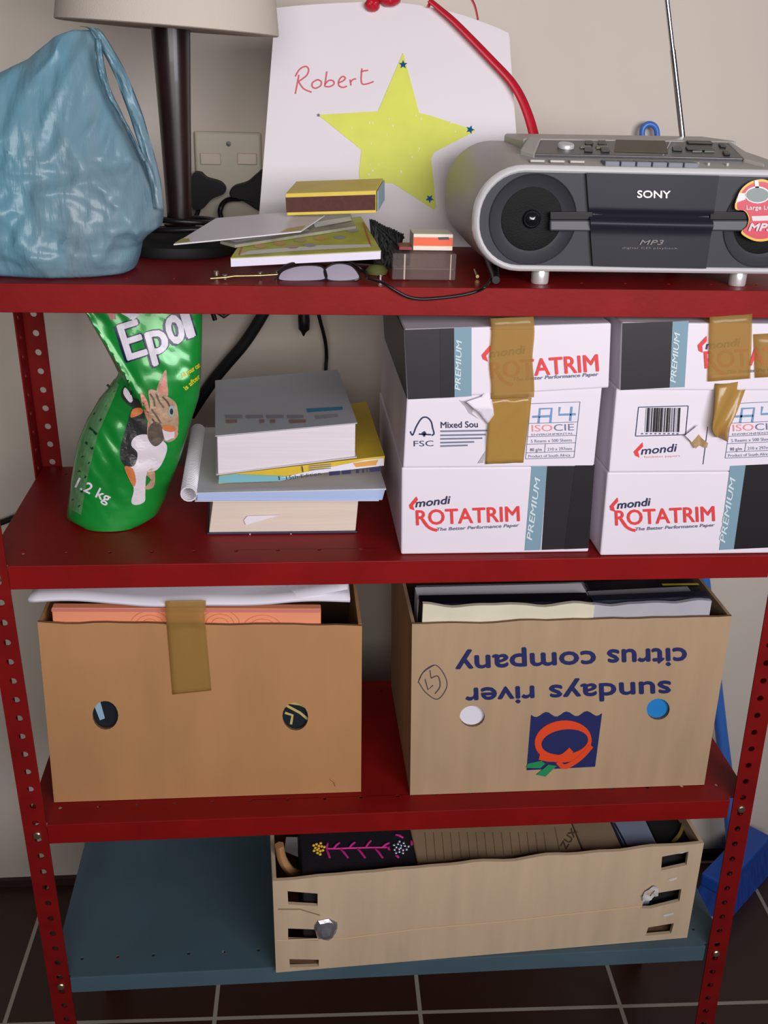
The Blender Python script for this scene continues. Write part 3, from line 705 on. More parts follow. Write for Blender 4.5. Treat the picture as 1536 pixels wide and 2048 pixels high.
m.poly([g(1098 + 22 * math.cos(a / 12 * 6.283), 712 + 38 * math.sin(a / 12 * 6.283)) for a in range(12)], onbag(.0026), EYE, sub=9)
m.poly([g(1098 + 11 * math.cos(a / 10 * 6.283), 714 + 20 * math.sin(a / 10 * 6.283)) for a in range(10)], onbag(.003), DARK, sub=9)
m.build('kitten_picture', [mat('kitten_fur_print', (178, 146, 118), .4, var=.25, scale=140), mat('tabby_stripe_print', (98, 84, 74), .4, var=.3, scale=120), mat('dark_fur_print', (44, 44, 44), .4), mat('white_fur_print', (216, 206, 214), .4), mat('ginger_fur_print', (206, 120, 70), .4), mat('pink_ear_print', (206, 132, 116), .4), mat('eye_print', (150, 170, 170), .3)], pb, recalc=False)

# ================================================================== open cartons
def uv_of(p, q):
    """measured position of a point on a front quad BL BR TR TL, as fractions"""
    e1 = q[1] - q[0]; e2 = q[3] - q[0]; d = p - q[0]
    det = e1.x * e2.z - e1.z * e2.x
    return ((d.x * e2.z - d.z * e2.x) / det, (e1.x * d.z - e1.z * d.x) / det)
def openbox(root, q, depth, t, m_out, m_in, holes=(), back=None, side_h=1.0, mats=None, flap=0.0):
    q = [Vector(a) for a in q]; depth = Vector(depth)
    def bil(u, v): return (q[0] * (1 - u) + q[1] * u) * (1 - v) + (q[3] * (1 - u) + q[2] * u) * v
    n = depth.normalized()
    hl = [[uv_of(Vector((p.x, p.y, p.z)), q) for p in h] for h in holes]
    top = [(1 - i / 24, 1 + .012 * noise.noise(Vector((i * .35, q[0].x * 9, 1)))) for i in range(25)]
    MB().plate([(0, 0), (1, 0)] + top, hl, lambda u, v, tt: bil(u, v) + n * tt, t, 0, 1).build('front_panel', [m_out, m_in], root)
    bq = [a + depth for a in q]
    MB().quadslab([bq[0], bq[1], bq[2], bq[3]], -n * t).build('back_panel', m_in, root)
    for a, b_, nm in ((q[0], q[3], 'left'), (q[1], q[2], 'right')):
        ins = Vector((t if nm == 'left' else -t, 0, 0))
        MB().hexa([a + n * t, a + ins + n * t, b_ + ins + n * t, b_ + n * t, a + depth - n * t, a + ins + depth - n * t, b_ + ins + depth - n * t, b_ + depth - n * t]).build('side_panel', m_out, root)
    up = Vector((0, 0, t))
    MB().hexa([q[0] + n * t, q[1] + n * t, q[1] + up + n * t, q[0] + up + n * t, q[0] + depth - n * t, q[1] + depth - n * t, q[1] + up + depth - n * t, q[0] + up + depth - n * t]).build('bottom_panel', m_in, root)

# ---- plain brown carton, shelf 3 left
YB = .040
rb = thing('cardboard_box', (-.235, .17, Z3), 'plain brown open cardboard box with a strip of tape over its rim', 'box')
q = [at(107, 1595, YB), at(722, 1590, YB), at(724, 1251, YB), at(75, 1246, YB)]; q[0].z = q[1].z = Z3 + .0005
hb = [[at(x, y, YB) for x, y in ell(212, 1429, 26, 29, 20)], [at(x, y, YB) for x, y in ell(596, 1427, 26, 29, 20)]]
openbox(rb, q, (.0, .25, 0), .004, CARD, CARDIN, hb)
m = MB(); m.tube(smoothpath([at(660, 1557, YB, .0002), at(668, 1563, YB, .0008), at(671, 1572, YB, .0002)], 4), .0012, 6).build('dent', CARD, rb, smooth=60)
# contents
st = thing('paper_stack', (-.24, .15, .83), 'long white packet of paper lying across the top of the plain brown box', 'paper')
zq = at(60, 1211, .035).z
P0 = [at(58, 1212, .035), at(700, 1211, .035), at(700, 1206, .035), at(56, 1208, .035)]
m = MB()
def sheet(u, v):
    x = P0[0].x + (P0[1].x - P0[0].x) * u + .004 * v; y = .035 + .235 * v
    z = P0[0].z + (P0[1].z - P0[0].z) * u + .004 + .012 * v + .0025 * math.sin(7 * u + 1) * (1 - v) + .004 * noise.noise(Vector((u * 4, v * 3, 0)))
    return Vector((x, y, z))
m.grid(sheet, 40, 14).build('sheets', PAPER, st, smooth=50, solid=.0045)
m = MB()
m.grid(lambda u, v: Vector((P0[1].x - .085 + .082 * u + .012 * v, .036 + .15 * v, P0[1].z + .009 + .012 * v + .012 * u * (1 - v * .5) - .004 * (1 - u))), 8, 8).build('folded_sheet', PAPER, st, smooth=50, solid=.0008)
pk = thing('document_sleeve', (-.25, .2, .85), 'clear plastic sleeve of grey papers on the white packet', 'folder')
m = MB(); m.grid(lambda u, v: Vector((-.35 + .30 * u, .075 + .19 * v, sheet(.2 + .7 * u, .2 + .8 * v).z + .005 + .002 * math.sin(5 * u))), 20, 8).build('papers', mat('grey_blue_papers', (132, 142, 158), .6, var=.15, scale=20), pk, smooth=50, solid=.003)
m = MB(); m.grid(lambda u, v: Vector((-.352 + .306 * u, .068 + .2 * v, sheet(.2 + .7 * u, .2 + .8 * v).z + .0085 + .0025 * math.sin(8 * u + 2 * v))), 20, 8).build('film', CLEAR, pk, smooth=60, solid=.0003)
PEACH = mat('peach_exercise_cover', (236, 150, 110), .6, var=.04, scale=14)
oq = [at(103, 1300, .047), at(642, 1300, .047), at(642, 1218, .047), at(103, 1216, .047)]
op = thing('writing_pad', (-.23, .05, .7355), 'peach orange paper pad upright behind the rim of the plain brown box', 'pad')
b0 = Z3 + .0055
ob = [Vector((oq[0].x + .004, .0465, .7355)), Vector((oq[1].x, .0465, .7355)), oq[2], oq[3]]
MB().quadslab(ob, (0, .012, 0)).build('pad', PEACH, op, bevel=.001)
DKPEACH = mat('deeper_orange_pattern', (222, 122, 78), .6)
for cx, cy in ((440, 1248), (525, 1258), (300, 1250)):
    m = MB()
    for rr in (12, 20, 28):
        pts = [p for p in ell(cx, cy, rr * 1.4, rr, 24, 0, 185, 355) if p[1] > 1219]
        if len(pts) > 2: m.line(pts, 1.2, lambda x, y: at(x, y, .0464, .0004), 0)
    m.build('ring_pattern', DKPEACH, op, recalc=False)
m = MB(); m.poly([(103, 1217), (642, 1219), (642, 1225), (103, 1223)], lambda x, y: at(x, y, .0464, .0006), 0); m.build('binding_strip', mat('pinkish_binding', (206, 120, 112), .6), op, recalc=False)
bf = thing('ring_binder', (-.38, .2, b0), 'dark glossy binder inside the plain brown box, seen through its hand holes', 'binder')
MB().box(q[0].x + .008, q[1].x - .008, .0465, .115, b0, .735).build('cover', mat('dark_binder', (34, 40, 46), .25), bf, bevel=.002)
m = MB(); m.poly([(185, 1402), (200, 1400), (210, 1436), (200, 1440)], lambda x, y: at(x, y, .0465, .0006), 0); m.build('spine_label', mat('pale_blue_label', (150, 185, 205), .4), bf, recalc=False)
m = MB()
for l in ([(572, 1410), (600, 1425), (618, 1440)], [(570, 1425), (585, 1430), (582, 1448)], [(580, 1405), (600, 1408), (625, 1420)]): m.line(l, 5, lambda x, y: at(x, y, .0465, .0006), 0)
m.build('printed_lines', mat('straw_print', (196, 178, 110), .5), bf, recalc=False)
# tape over rim
m = MB()
def tp(u, v):
    if v < .22:
        k = v / .22; lx, rx, yy, Y = 331, 412, 1200 + 14 * k, .035; return at(lx + (rx - lx) * u, yy - 1.5 * u, Y, .003)
    k = (v - .22) / .78
    lx = 331 + (345 - 331) * k; rx = 408 + (423 - 408) * k
    return at(lx + (rx - lx) * u, 1214 + (1388 - 1214) * k - 8 * u * k, .035 if k < .2 else YB, .003 if k < .2 else .0012 + .003 * abs(math.sin(5 * u)) * (1 - k) * (1 - k))
m.grid(tp, 8, 24).build('tape_strip', TAPE, rb, smooth=50, solid=.0004)
# ---- citrus carton, shelf 3 right
YC = .030
rc = thing('cardboard_box', (.21, .16, Z3), 'pale open cardboard box with upside-down navy fruit-company lettering, full of folders', 'box')
q = [at(820, 1592, YC), at(1409, 1566, YC), at(1464, 1232, YC), at(824, 1249, YC)]; q[0].z = q[1].z = Z3 + .0005
hc = [[at(x, y, YC) for x, y in ell(944, 1433, 25, 21, 20)], [at(x, y, YC) for x, y in ell(1314, 1420, 23, 21, 20)]]
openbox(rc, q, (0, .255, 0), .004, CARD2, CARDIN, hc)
fc = lambda x, y: at(x, y, YC, .0006); fc2 = lambda x, y: at(x, y, YC, .0011); fc3 = lambda x, y: at(x, y, YC, .0016)
CNAVY = mat('navy_carton_print', (30, 38, 92), .55); CORANGE = mat('orange_carton_print', (226, 72, 28), .55); CGREEN = mat('green_carton_print', (30, 140, 84), .55); PENCIL = mat('pencil_mark', (70, 66, 80), .6)
m = MB()
m.text('citrus', (1372, 1296), (1215, 1300), 36, fc, 0, 0, .03); m.text('company', (1190, 1302), (911, 1313), 36, fc, 0, 0, .03)
m.build('lettering', CNAVY, rc, recalc=False); m = MB()
m.text('sundays', (1340, 1362), (1099, 1371), 34, fc, 0, 0, .03); m.text('river', (1067, 1372), (931, 1377), 34, fc, 0, 0, .03)
m.build('lettering', CNAVY, rc, recalc=False)
m = MB()
wave = [(1062 + 142 * i / 24, 1429 - 3 * i / 24 + 5 * math.sin(i / 24 * 6.283 * 3.5)) for i in range(25)]
m.poly(wave + [(1190, 1533), (1053, 1540)], fc, 0)
oc = ell(1126, 1482, 57, 42, 36, -6); ic = ell(1128, 1485, 47, 25, 36, -8)
m.poly(oc, fc2, 1, holes=[[(x + 1, y - 2) for x, y in ic]])
m.line(sp2([(1078, 1512), (1100, 1516), (1125, 1512), (1142, 1498)], 5), 12, fc3, 1)
m.line(sp2([(1115, 1522), (1130, 1532), (1160, 1514), (1182, 1490)], 5), 10, fc3, 1)
m.poly([(1055, 1526), (1082, 1520), (1090, 1526), (1080, 1535), (1052, 1534)], fc3, 2)
m.poly([(1072, 1548), (1096, 1528), (1113, 1530), (1090, 1552)], fc3, 2)
m.build('emblem', [CNAVY, CORANGE, CGREEN], rc, recalc=False)
m = MB()
m.line(sp2([(838, 1360), (850, 1340), (872, 1330), (890, 1352), (893, 1375), (875, 1398), (852, 1385), (840, 1368)], 5, True), 1.8, fc, 0, closed=True)
m.line(sp2([(868, 1330), (846, 1345), (836, 1365)], 4), 1.4, fc, 0)
m.line([(850, 1358), (856, 1379), (866, 1370)], 2.2, fc, 0); m.line(sp2([(862, 1356), (876, 1352), (880, 1372), (870, 1387)], 4), 2.2, fc, 0); m.line([(862, 1356), (860, 1340)], 1.8, fc, 0)
m.build('pencil_numeral', PENCIL, rc, recalc=False)
zb = Z3 + .0055
def standing(name, label, cat, l, r_, pt, y, th, m_, pts_top=None, bevel=.0008, wav=0):
    """a flat document standing on the box floor; its top edge seen at photo row pt"""
    a = at(l, pt[0], y); b_ = at(r_, pt[1], y)
    k = 24; mb = MB()
    top = []
    for i in range(k + 1):
        t = i / k; top.append((a.x + (b_.x - a.x) * t, a.z + (b_.z - a.z) * t + wav * noise.noise(Vector((t * 5, y * 40, 2)))))
    mb.plate([(a.x, zb), (b_.x, zb)] + top[::-1], [], lambda u, v, t: (u, y + t, v), th)
    o_ = mb.build(name, m_); tag(o_, label, cat); return o_
CREAMF = mat('cream_folder', (216, 210, 186), .55, var=.05, scale=30); GREYF = mat('grey_white_folder', (176, 174, 182), .4, var=.08, scale=8)
standing('document_folder', 'cream folder with a wavy edge, frontmost left in the lettered box', 'folder', 846, 1190, (1212, 1206), .0365, .006, CREAMF, wav=.006)
standing('document_folder', 'grey-white folder standing frontmost right in the lettered box', 'folder', 1182, 1424, (1212, 1199), .0375, .006, GREYF, wav=.004)
o_ = standing('ring_binder', 'black binder behind the cream folder in the lettered box', 'binder', 842, 1182, (1208, 1202), .047, .022, mat('black_binder', (16, 16, 26), .35))
o_ = standing('ring_binder', 'dark binder with a grey spine edge behind the grey-white folder', 'binder', 1186, 1420, (1202, 1192), .047, .014, mat('slate_binder', (30, 32, 46), .35))
o_ = standing('paper_sheaf', 'thick white sheaf of paper standing behind the black binder', 'paper', 836, 1176, (1199, 1190), .073, .032, PAPER)
o_ = standing('document_folder', 'mid-grey folder standing behind the dark binder in the lettered box', 'folder', 1182, 1385, (1196, 1186), .065, .018, mat('mid_grey_folder', (140, 138, 146), .45, var=.1, scale=10))
pf = standing('document_folder', 'pale folder with a cream tab edge leaning behind the white sheaf', 'folder', 836, 1176, (1186, 1178), .109, .02, mat('pale_lilac_folder', (190, 190, 208), .4))
o_ = standing('ring_binder', 'black binder with a yellow stripe, rearmost right in the lettered box', 'binder', 1184, 1400, (1186, 1178), .088, .03, mat('black_binder', (16, 16, 26), .35))
ya = at(1312, 1176, .119); yb_ = at(1384, 1172, .119)
m = MB(); zt_ = max(v.co.z for v in o_.data.vertices) + o_.location.z
m.add([(ya.x, .098, zt_ + .0006), (yb_.x, .098, zt_ + .0006), (yb_.x, .103, zt_ + .0006), (ya.x, .103, zt_ + .0006)], [(0, 1, 2, 3)]).build('yellow_stripe', mat('yellow_stripe', (196, 176, 40), .5), o_, recalc=False)
# things seen through the two hand holes
o_ = MB().box(at(910, 1433, .036).x, at(985, 1433, .036).x, .0355, .0362, zb, at(944, 1395, .036).z).build('paper_slip', PAPER); tag(o_, 'white paper seen through the left hand hole of the lettered box', 'paper')
o_ = MB().box(at(1272, 1420, .05).x, at(1332, 1420, .05).x, .0355, .0372, zb, at(1314, 1385, .0355).z).build('document_folder', mat('bright_blue_folder', (40, 130, 200), .4)); tag(o_, 'bright blue folder seen through the right hand hole of the lettered box', 'folder')

# ================================================================== shelf 4: shallow crate
bl = atz(552, 1946, Z4); brt = atz(1374, 1876, Z4); bl.z = brt.z = Z4 + .0006
ex = (brt - bl); ex.z = 0; nrm = Vector((-ex.y, ex.x, 0)).normalized()
fpn = -nrm
def fcr(x, y, off=0.0): return atplane(x, y, bl, fpn, off)
tl = fcr(545, 1762); trp = fcr(1408, 1686)
rr_ = thing('cardboard_crate', ((bl + brt) / 2 + nrm * .13), 'shallow slotted cardboard fruit tray on the blue-grey bottom shelf', 'crate')
q = [bl, brt, trp, tl]
t5 = lambda x, y: (500 + x / 2.56, 1600 + y / 2.56); t6 = lambda x, y: (1000 + x / 2.866, 1580 + y / 2.866)
hs = [[t5(*p) for p in l] for l in ([(192, 468), (346, 482), (346, 546), (196, 536)], [(195, 658), (330, 664), (342, 690), (350, 722), (195, 718)], [(202, 815), (352, 818), (352, 853), (204, 857)])] + \
     [[t6(*p) for p in l] for l in ([(920, 412), (1070, 386), (1060, 458), (915, 487)], [(905, 606), (1034, 586), (1024, 652), (860, 690), (806, 690), (820, 650), (860, 625)], [(848, 793), (995, 769), (980, 825), (833, 838)])]
e1 = q[1] - q[0]; e2 = q[3] - q[0]
def uvq(p):
    d = p - q[0]; a = e1.normalized(); u = d.dot(a); ul = e1.dot(a); v2u = e2.dot(a)
    v = (d.z - e1.z * u / ul) / (e2.z - e1.z * v2u / ul); return ((u - v2u * v) / ul, v)
def bilc(u, v): return (q[0] * (1 - u) + q[1] * u) * (1 - v) + (q[3] * (1 - u) + q[2] * u) * v
hl = [[uvq(fcr(*p)) for p in h] for h in hs]
circh = [uvq(fcr(*p)) for p in ell(652, 1857, 21, 26, 18)]
hl2 = []
tp_ = [(1 - i / 40, 1 + .022 * noise.noise(Vector((i * .3, 5, 1))) ) for i in range(41)]
TK = .005; DEP = .235
MB().plate([(0, 0), (1, 0)] + tp_, [hl[0], hl[2], hl[3], hl[4], hl[5], hl[1]], lambda u, v, t: bilc(u, v) + nrm * t, TK, 0, 1).build('front_panel', [CRATEC, CARDEDGE], rr_)
Dv = nrm * DEP
MB().quadslab([q[0] + Dv, q[1] + Dv, q[2] + Dv, q[3] + Dv], -nrm * TK).build('back_panel', CARDIN, rr_)
exn = ex.normalized()
for a, b_, sg in ((q[0], q[3], 1), (q[1], q[2], -1)):
    i_ = exn * TK * sg
    MB().hexa([a + nrm * TK, a + i_ + nrm * TK, b_ + i_ + nrm * TK, b_ + nrm * TK, a + Dv - nrm * TK, a + i_ + Dv - nrm * TK, b_ + i_ + Dv - nrm * TK, b_ + Dv - nrm * TK]).build('side_panel', CRATEC, rr_)
MB().quadslab([q[0] + nrm * TK, q[1] + nrm * TK, q[1] + nrm * TK + Vector((0, 0, TK)), q[0] + nrm * TK + Vector((0, 0, TK))], nrm * (DEP - 2 * TK)).build('bottom_panel', CARDIN, rr_)
# crumpled foil knob in the left finger hole, torn pulp at the right one, crease line
m = MB()
c0 = fcr(652, 1857)
def foil(u, v):
    a = 2 * math.pi * u; b2 = math.pi * v
    r_ = .0158 * (1 + .22 * noise.noise(Vector((math.cos(a) * 2, math.sin(a) * 2, v * 4))))
    return c0 + exn * (r_ * .95 * math.sin(b2) * math.cos(a)) + Vector((0, 0, 1)) * (r_ * 1.2 * math.sin(b2) * math.sin(a)) + fpn * (.006 * math.cos(b2) + .001)
m.grid(foil, 14, 8, wrap=True).build('foil_plug', mat('crumpled_foil', (190, 190, 200), .25, .8), rr_)
PULP = mat('torn_pulp', (205, 200, 198), .9, var=.12, scale=120)
m = MB(); pts = [t6(*p) for p in ((810, 600), (830, 570), (880, 535), (905, 555), (900, 595), (860, 615), (815, 630))]
m.poly(pts, lambda x, y: fcr(x, y, .0012 + .003 * noise.noise(Vector((x * .1, y * .1, 0))) + .002), 0, sub=6, holes=[[t6(*p) for p in ((835, 590), (870, 565), (885, 570), (860, 600))]]).build('torn_edge', PULP, rr_, recalc=False)
for l in ([(1000, 362), (1050, 350), (1072, 352), (1040, 362)], [(960, 510), (1010, 496), (1015, 508), (975, 522)], [(930, 715), (990, 700), (995, 712), (940, 726)]):
    m = MB(); m.poly([t6(*p) for p in l], lambda x, y: fcr(x, y, .0007), 0); m.build('torn_edge', PULP, rr_, recalc=False)
m = MB(); m.line([(552, 1880), (690, 1876), (830, 1858), (1010, 1842), (1280, 1812)], 3, lambda x, y: fcr(x, y, .0005), 0)
m.build('crease', mat('crease_line', (214, 184, 146), .8), rr_, recalc=False)
m = MB(); m.line([(556, 1818), (600, 1818), (640, 1830)], 2.2, lambda x, y: fcr(x, y, .0006), 0); m.build('crease', mat('dark_crease', (150, 118, 84), .8), rr_, recalc=False)
# contents of the crate
zc = Z4 + .0006 + TK
def crate_slab(name, label, cat, pa, pb, dy0, dy1, m_, drop=0.0, tilt=0.0):
    """block lying in the tray: front face dy0..dy1 behind the front panel, top edge through two photo points"""
    P = bl + nrm * dy0; a = atplane(pa[0], pa[1], P, fpn); b_ = atplane(pb[0], pb[1], P, fpn)
    a2, b2 = a.copy(), b_.copy(); a2.z = b2.z = zc + drop
    d = nrm * (dy1 - dy0) + Vector((0, 0, tilt))
    r_ = thing(name, (a2 + b2) / 2 + nrm * (dy1 - dy0) / 2, label, cat)
    o_ = MB().hexa([a2, b2, b_, a, a2 + nrm * (dy1 - dy0), b2 + nrm * (dy1 - dy0), b_ + d, a + d]).build(m_[1], m_[0], r_, bevel=.002)
    n_ = (b_ - a).cross(d).normalized()
    return r_, a, n_
EMB = mat('black_embroidered_cloth', (20, 14, 26), .75, bump=.2, bscale=400)
r_, a, n_ = crate_slab('fabric_album', 'black cloth album embroidered with a magenta vine at the left of the tray', 'album', (606, 1752), (836, 1741), .012, .19, (EMB, 'cover'), tilt=.012)
fe = lambda x, y: atplane(x, y, a, n_, .0006)
PINKT = mat('magenta_thread', (206, 44, 140), .6); 
t9 = lambda x, y: (540 + x / 4.518, 1640 + y / 4.518)
def bead(p0, p1, w_, m_, nm):
    m = MB(); P1, P2 = fe(*t9(*p0)), fe(*t9(*p1)); m.tube([P1, P1 * .5 + P2 * .5 + Vector((0, 0, .001)), P2], [w_ * .7, w_, w_ * .8], 6).build(nm, m_, r_, smooth=60)
m = MB(); m.tube([fe(*t9(*p)) for p in ((505, 262), (600, 262), (700, 258), (800, 255), (900, 252), (1080, 250))], .0012, 6).build('stitched_vine', PINKT, r_, smooth=60)
for a0, a1 in (((510, 270), (540, 345)), ((570, 262), (625, 210)), ((640, 268), (705, 345)), ((710, 258), (765, 205)), ((790, 262), (860, 345)), ((860, 255), (910, 190)), ((950, 262), (1018, 345)), ((1010, 252), (1075, 210)), ((1135, 135), (1205, 165)), ((510, 255), (520, 215)), ((1060, 250), (1080, 275)), ((1135, 325), (1165, 345)), ((1275, 190), (1280, 230))): bead(a0, a1, .0018, PINKT, 'stitched_leaf')
def cluster(cx, cy, rx, ry, k, m_, nm):
    m = MB()
    for i in range(k):
        an = i * 2.399; rr2 = math.sqrt(i / k); p = fe(*t9(cx + rx * rr2 * math.cos(an), cy + ry * rr2 * math.sin(an)))
        m.lathe([(0, -.001), (.0022, 0), (.0016, .0016), (0, .0022)], p, 8)
    m.build(nm, m_, r_, smooth=60)
cluster(438, 262, 55, 62, 14, mat('yellow_beads', (228, 180, 40), .35), 'bead_flower'); cluster(1180, 255, 80, 60, 16, mat('silver_beads', (160, 165, 185), .2, .6), 'bead_flower')
KRAFT = mat('old_kraft_folder', (150, 126, 96), .7, var=.1, scale=18)
r_, a, n_ = crate_slab('document_file', 'old brown kraft file lined along its edge, in the middle of the tray', 'file', (838, 1741), (1170, 1714), .012, .2, (KRAFT, 'cover'), tilt=.014)
fe2 = lambda x, y: atplane(x, y, a, n_, .0006)
m = MB(); KL = mat('faded_ruling', (118, 98, 76), .7)
for i in range(15): m.line([(850 + i * 17, 1665 + 0 * i), (855 + i * 17, 1722 - i * 1.2)], 1.0, fe2, 0)
m.line([(840, 1728), (1110, 1706)], 3, fe2, 0); m.line([(1110, 1655), (1119, 1700)], 1.5, fe2, 0)
m.build('ruling', KL, r_, recalc=False)
m = MB(); m.text('ZUX', (1132, 1700), (1155, 1664), 14, fe2, 0, 0, .02); m.build('lettering', mat('brown_stamp', (84, 66, 52), .7), r_, recalc=False)
r_, a, n_ = crate_slab('document_file', 'plain buff file beside the lined kraft file in the tray', 'file', (1172, 1714), (1250, 1708), .014, .2, (mat('buff_file', (140, 118, 94), .7, var=.08, scale=20), 'cover'), tilt=.012)
r_, a, n_ = crate_slab('plastic_wallet', 'grey-blue glossy plastic wallet with dark bars near the right end of the tray', 'wallet', (1252, 1708), (1318, 1696), .016, .19, (mat('grey_blue_plastic', (128, 138, 160), .22), 'wallet'), tilt=.016)
m = MB(); f_ = lambda x, y: atplane(x, y, a, n_, .0006)
m.line([t6(640, 190), t6(690, 290), t6(715, 350)], 4, f_, 0); m.line([t6(655, 190), t6(710, 290), t6(735, 350)], 3.5, f_, 0); m.build('dark_bar', mat('dark_slate_bar', (40, 44, 60), .4), r_, recalc=False)
r_, a, n_ = crate_slab('toiletry_pouch', 'black pouch with a mustard strap at the right end of the tray', 'pouch', (1322, 1700), (1392, 1690), .02, .2, (mat('black_cloth', (20, 18, 18), .8), 'pouch'), tilt=.01)
m = MB(); m.tube(smoothpath([atplane(*t6(*p), a, n_, .002) for p in ((985, 310), (1025, 265), (1045, 215), (1045, 180))], 5), .0028, 6).build('strap', mat('mustard_strap', (150, 124, 52), .6), r_, smooth=60)
ps = thing('paper_slip', tuple(fcr(580, 1740)), 'white folded paper slip in the left corner of the tray', 'paper')
P = bl + nrm * .07
m = MB(); m.poly([t5(*p) for p in ((185, 190), (262, 190), (265, 300), (175, 262))], lambda x, y: atplane(x, y, P, Vector((0, -.8, .6)).normalized()), 0).build('paper', PAPER, ps, solid=.001)
m = MB(); P2 = bl + nrm * .045
cu = thing('cardboard_strip', tuple(fcr(570, 1755)), 'curled brown cardboard strip in the left corner of the tray', 'cardboard')
m.tube(smoothpath([atplane(*t5(*p), P2, fpn) for p in ((150, 230), (165, 300), (205, 360), (262, 385))], 5), .0065, 6).build('strip', CARD, cu, smooth=60)

# ================================================================== top shelf: portable radio
ra = thing('portable_radio', (.236, .13, Z1), 'silver and black portable CD radio cassette player with raised aerial on the top shelf', 'radio')
def stad(x0, x1, z0, z1, r_, y, n=10):
    o_ = []
    for cx, cz, a0 in ((x1 - r_, z1 - r_, 0), (x0 + r_, z1 - r_, 90), (x0 + r_, z0 + r_, 180), (x1 - r_, z0 + r_, 270)):
        for i in range(n):
            a = math.radians(a0 + 90 * i / (n - 1)); o_.append(Vector((cx + r_ * math.cos(a), y, cz + r_ * math.sin(a))))
    return o_
X0, X1, ZA, ZB = .056, .416, 1.2325, 1.3335
def off(d, y, dz=0, r_=None): return stad(X0 - d, X1 + d, ZA - d, ZB + d + dz, (r_ or .0485) + d, y)
MB().loft([off(.0, .019), off(.002, .03), off(.003, .06, .004), off(.003, .13, .008), off(.002, .2, .010), off(-.006, .235, .010), off(-.02, .247, .008)]).build('body', GREYPL, ra, smooth=45)
# silver rim: a ring round the front
lo = [off(-.006, .0185), off(-.0055, .0115), off(-.003, .009), off(0, .0115), off(.0012, .019)]
MB().loft(lo, cap=False).build('front_rim', mat('bright_silver_rim', (245, 243, 245), .2, .15, spec=.9), ra, smooth=60)
PANEL = mat('gunmetal_panel', (56, 56, 63), .5, spec=.25)
SPK = [(at(1066, 437, .0125).x, ZA + .0505), (.472 - at(1066, 437, .0125).x, ZA + .0505)]
MB().plate([(p.x, p.z) for p in off(-.0058, .0125)], [circ(a, b_, .0432, 40) for a, b_ in SPK], lambda u, v, t: (u, .0125 + t, v), .0058).build('front_panel', PANEL, ra)
def fr(x, y, o_=0.0): return at(x, y, .015, o_)
cz = (ZA + ZB) / 2
def speaker(i):
    c = Vector((SPK[i][0], .0125, SPK[i][1]))
    sp = MB().lathe([(.0446, -.0002), (.0440, -.0016), (.0432, -.0006), (.0425, .0006), (.0318, .0050), (.0310, .0054)], c, 48, axis='y', cap=False).build('speaker', mat('speaker_funnel', (60, 60, 66), .38, spec=.4), ra, smooth=40)
    MB().lathe([(.0312, .0050), (.030, .0046), (.012, .0060), (0, .0060)], c, 40, axis='y', cap=False).build('speaker_cone', mat('speaker_cone', (9, 9, 10), .6, spec=.2, bump=.2, bscale=900), sp, smooth=40)
    MB().lathe([(.0095, .0058), (.0085, .0022), (.0050, -.0002), (0, -.0010)], c, 24, axis='y', cap=False).build('dust_cap', mat('shiny_black_dome', (22, 22, 24), .14, coat=.6), sp, smooth=60)
speaker(0); speaker(1)
# middle door with the long finger groove
dq = [at(1184, 531, .0115), at(1410, 536, .0115), at(1436, 351, .0115), at(1171, 345, .0115)]
def dn(u, v):
    p = (dq[0] * (1 - u) + dq[1] * u) * (1 - v) + (dq[3] * (1 - u) + dq[2] * u) * v
    g_ = .0045 * math.exp(-((v - .56) / .035) ** 2) - .0035 * math.exp(-((v - .47) / .06) ** 2)
    p.y += g_ - .003 - .0015 * math.cos((u - .5) * 2.6) ; return p
m = MB(); m.grid(dn, 24, 60); m.build('cassette_door', DKPANEL, ra, smooth=60)
MB().plate([(p.x, p.z) for p in dq], [], lambda u, v, t: (u, .0140 - t, v), .0022).build('door_backing', BLACK, ra)
# groove bars that run into the speakers
for a, b_, nm in ((1100, 1186, 'groove_bar'), (1420, 1505, 'groove_bar')):
    m = MB(); m.quadslab([at(a, 462, .0085), at(b_, 463, .0085), at(b_, 440, .0095), at(a, 440, .0095)], (0, .0045, 0)).build(nm, DKGREY, ra, bevel=.0015)
    m = MB(); m.quadslab([at(a, 440, .0102), at(b_, 440, .0102), at(b_, 424, .0096), at(a, 424, .0096)], (0, .0035, 0)).build(nm, BLACK, ra, bevel=.0008)
# curved grey cheeks
for xs in ((1150, 1166, 1170, 1178, 1186, 1176), (1440, 1452, 1430, 1424, 1412, 1424)): pass
m = MB(); fdoor = lambda x, y: at(x, y, .0066, .0009)
m.text('SONY', (1274, 395), (1340, 396), 14, fdoor, 0, 0, .03)
for x in (1274, 1293, 1308, 1326, 1341): pass
LM = [mat('silver_lettering', (196, 192, 186), .35, .3), mat('dim_grey_lettering', (120, 112, 112), .5)]
m.build('lettering', LM, ra, recalc=False); m = MB()
m.text('MP3', (1278, 489), (1327, 489), 9, fdoor, 1, .3, .02); m.text('digital CD playback', (1243, 497), (1355, 498), 3.5, fdoor, 1)
m.build('lettering', LM, ra, recalc=False)
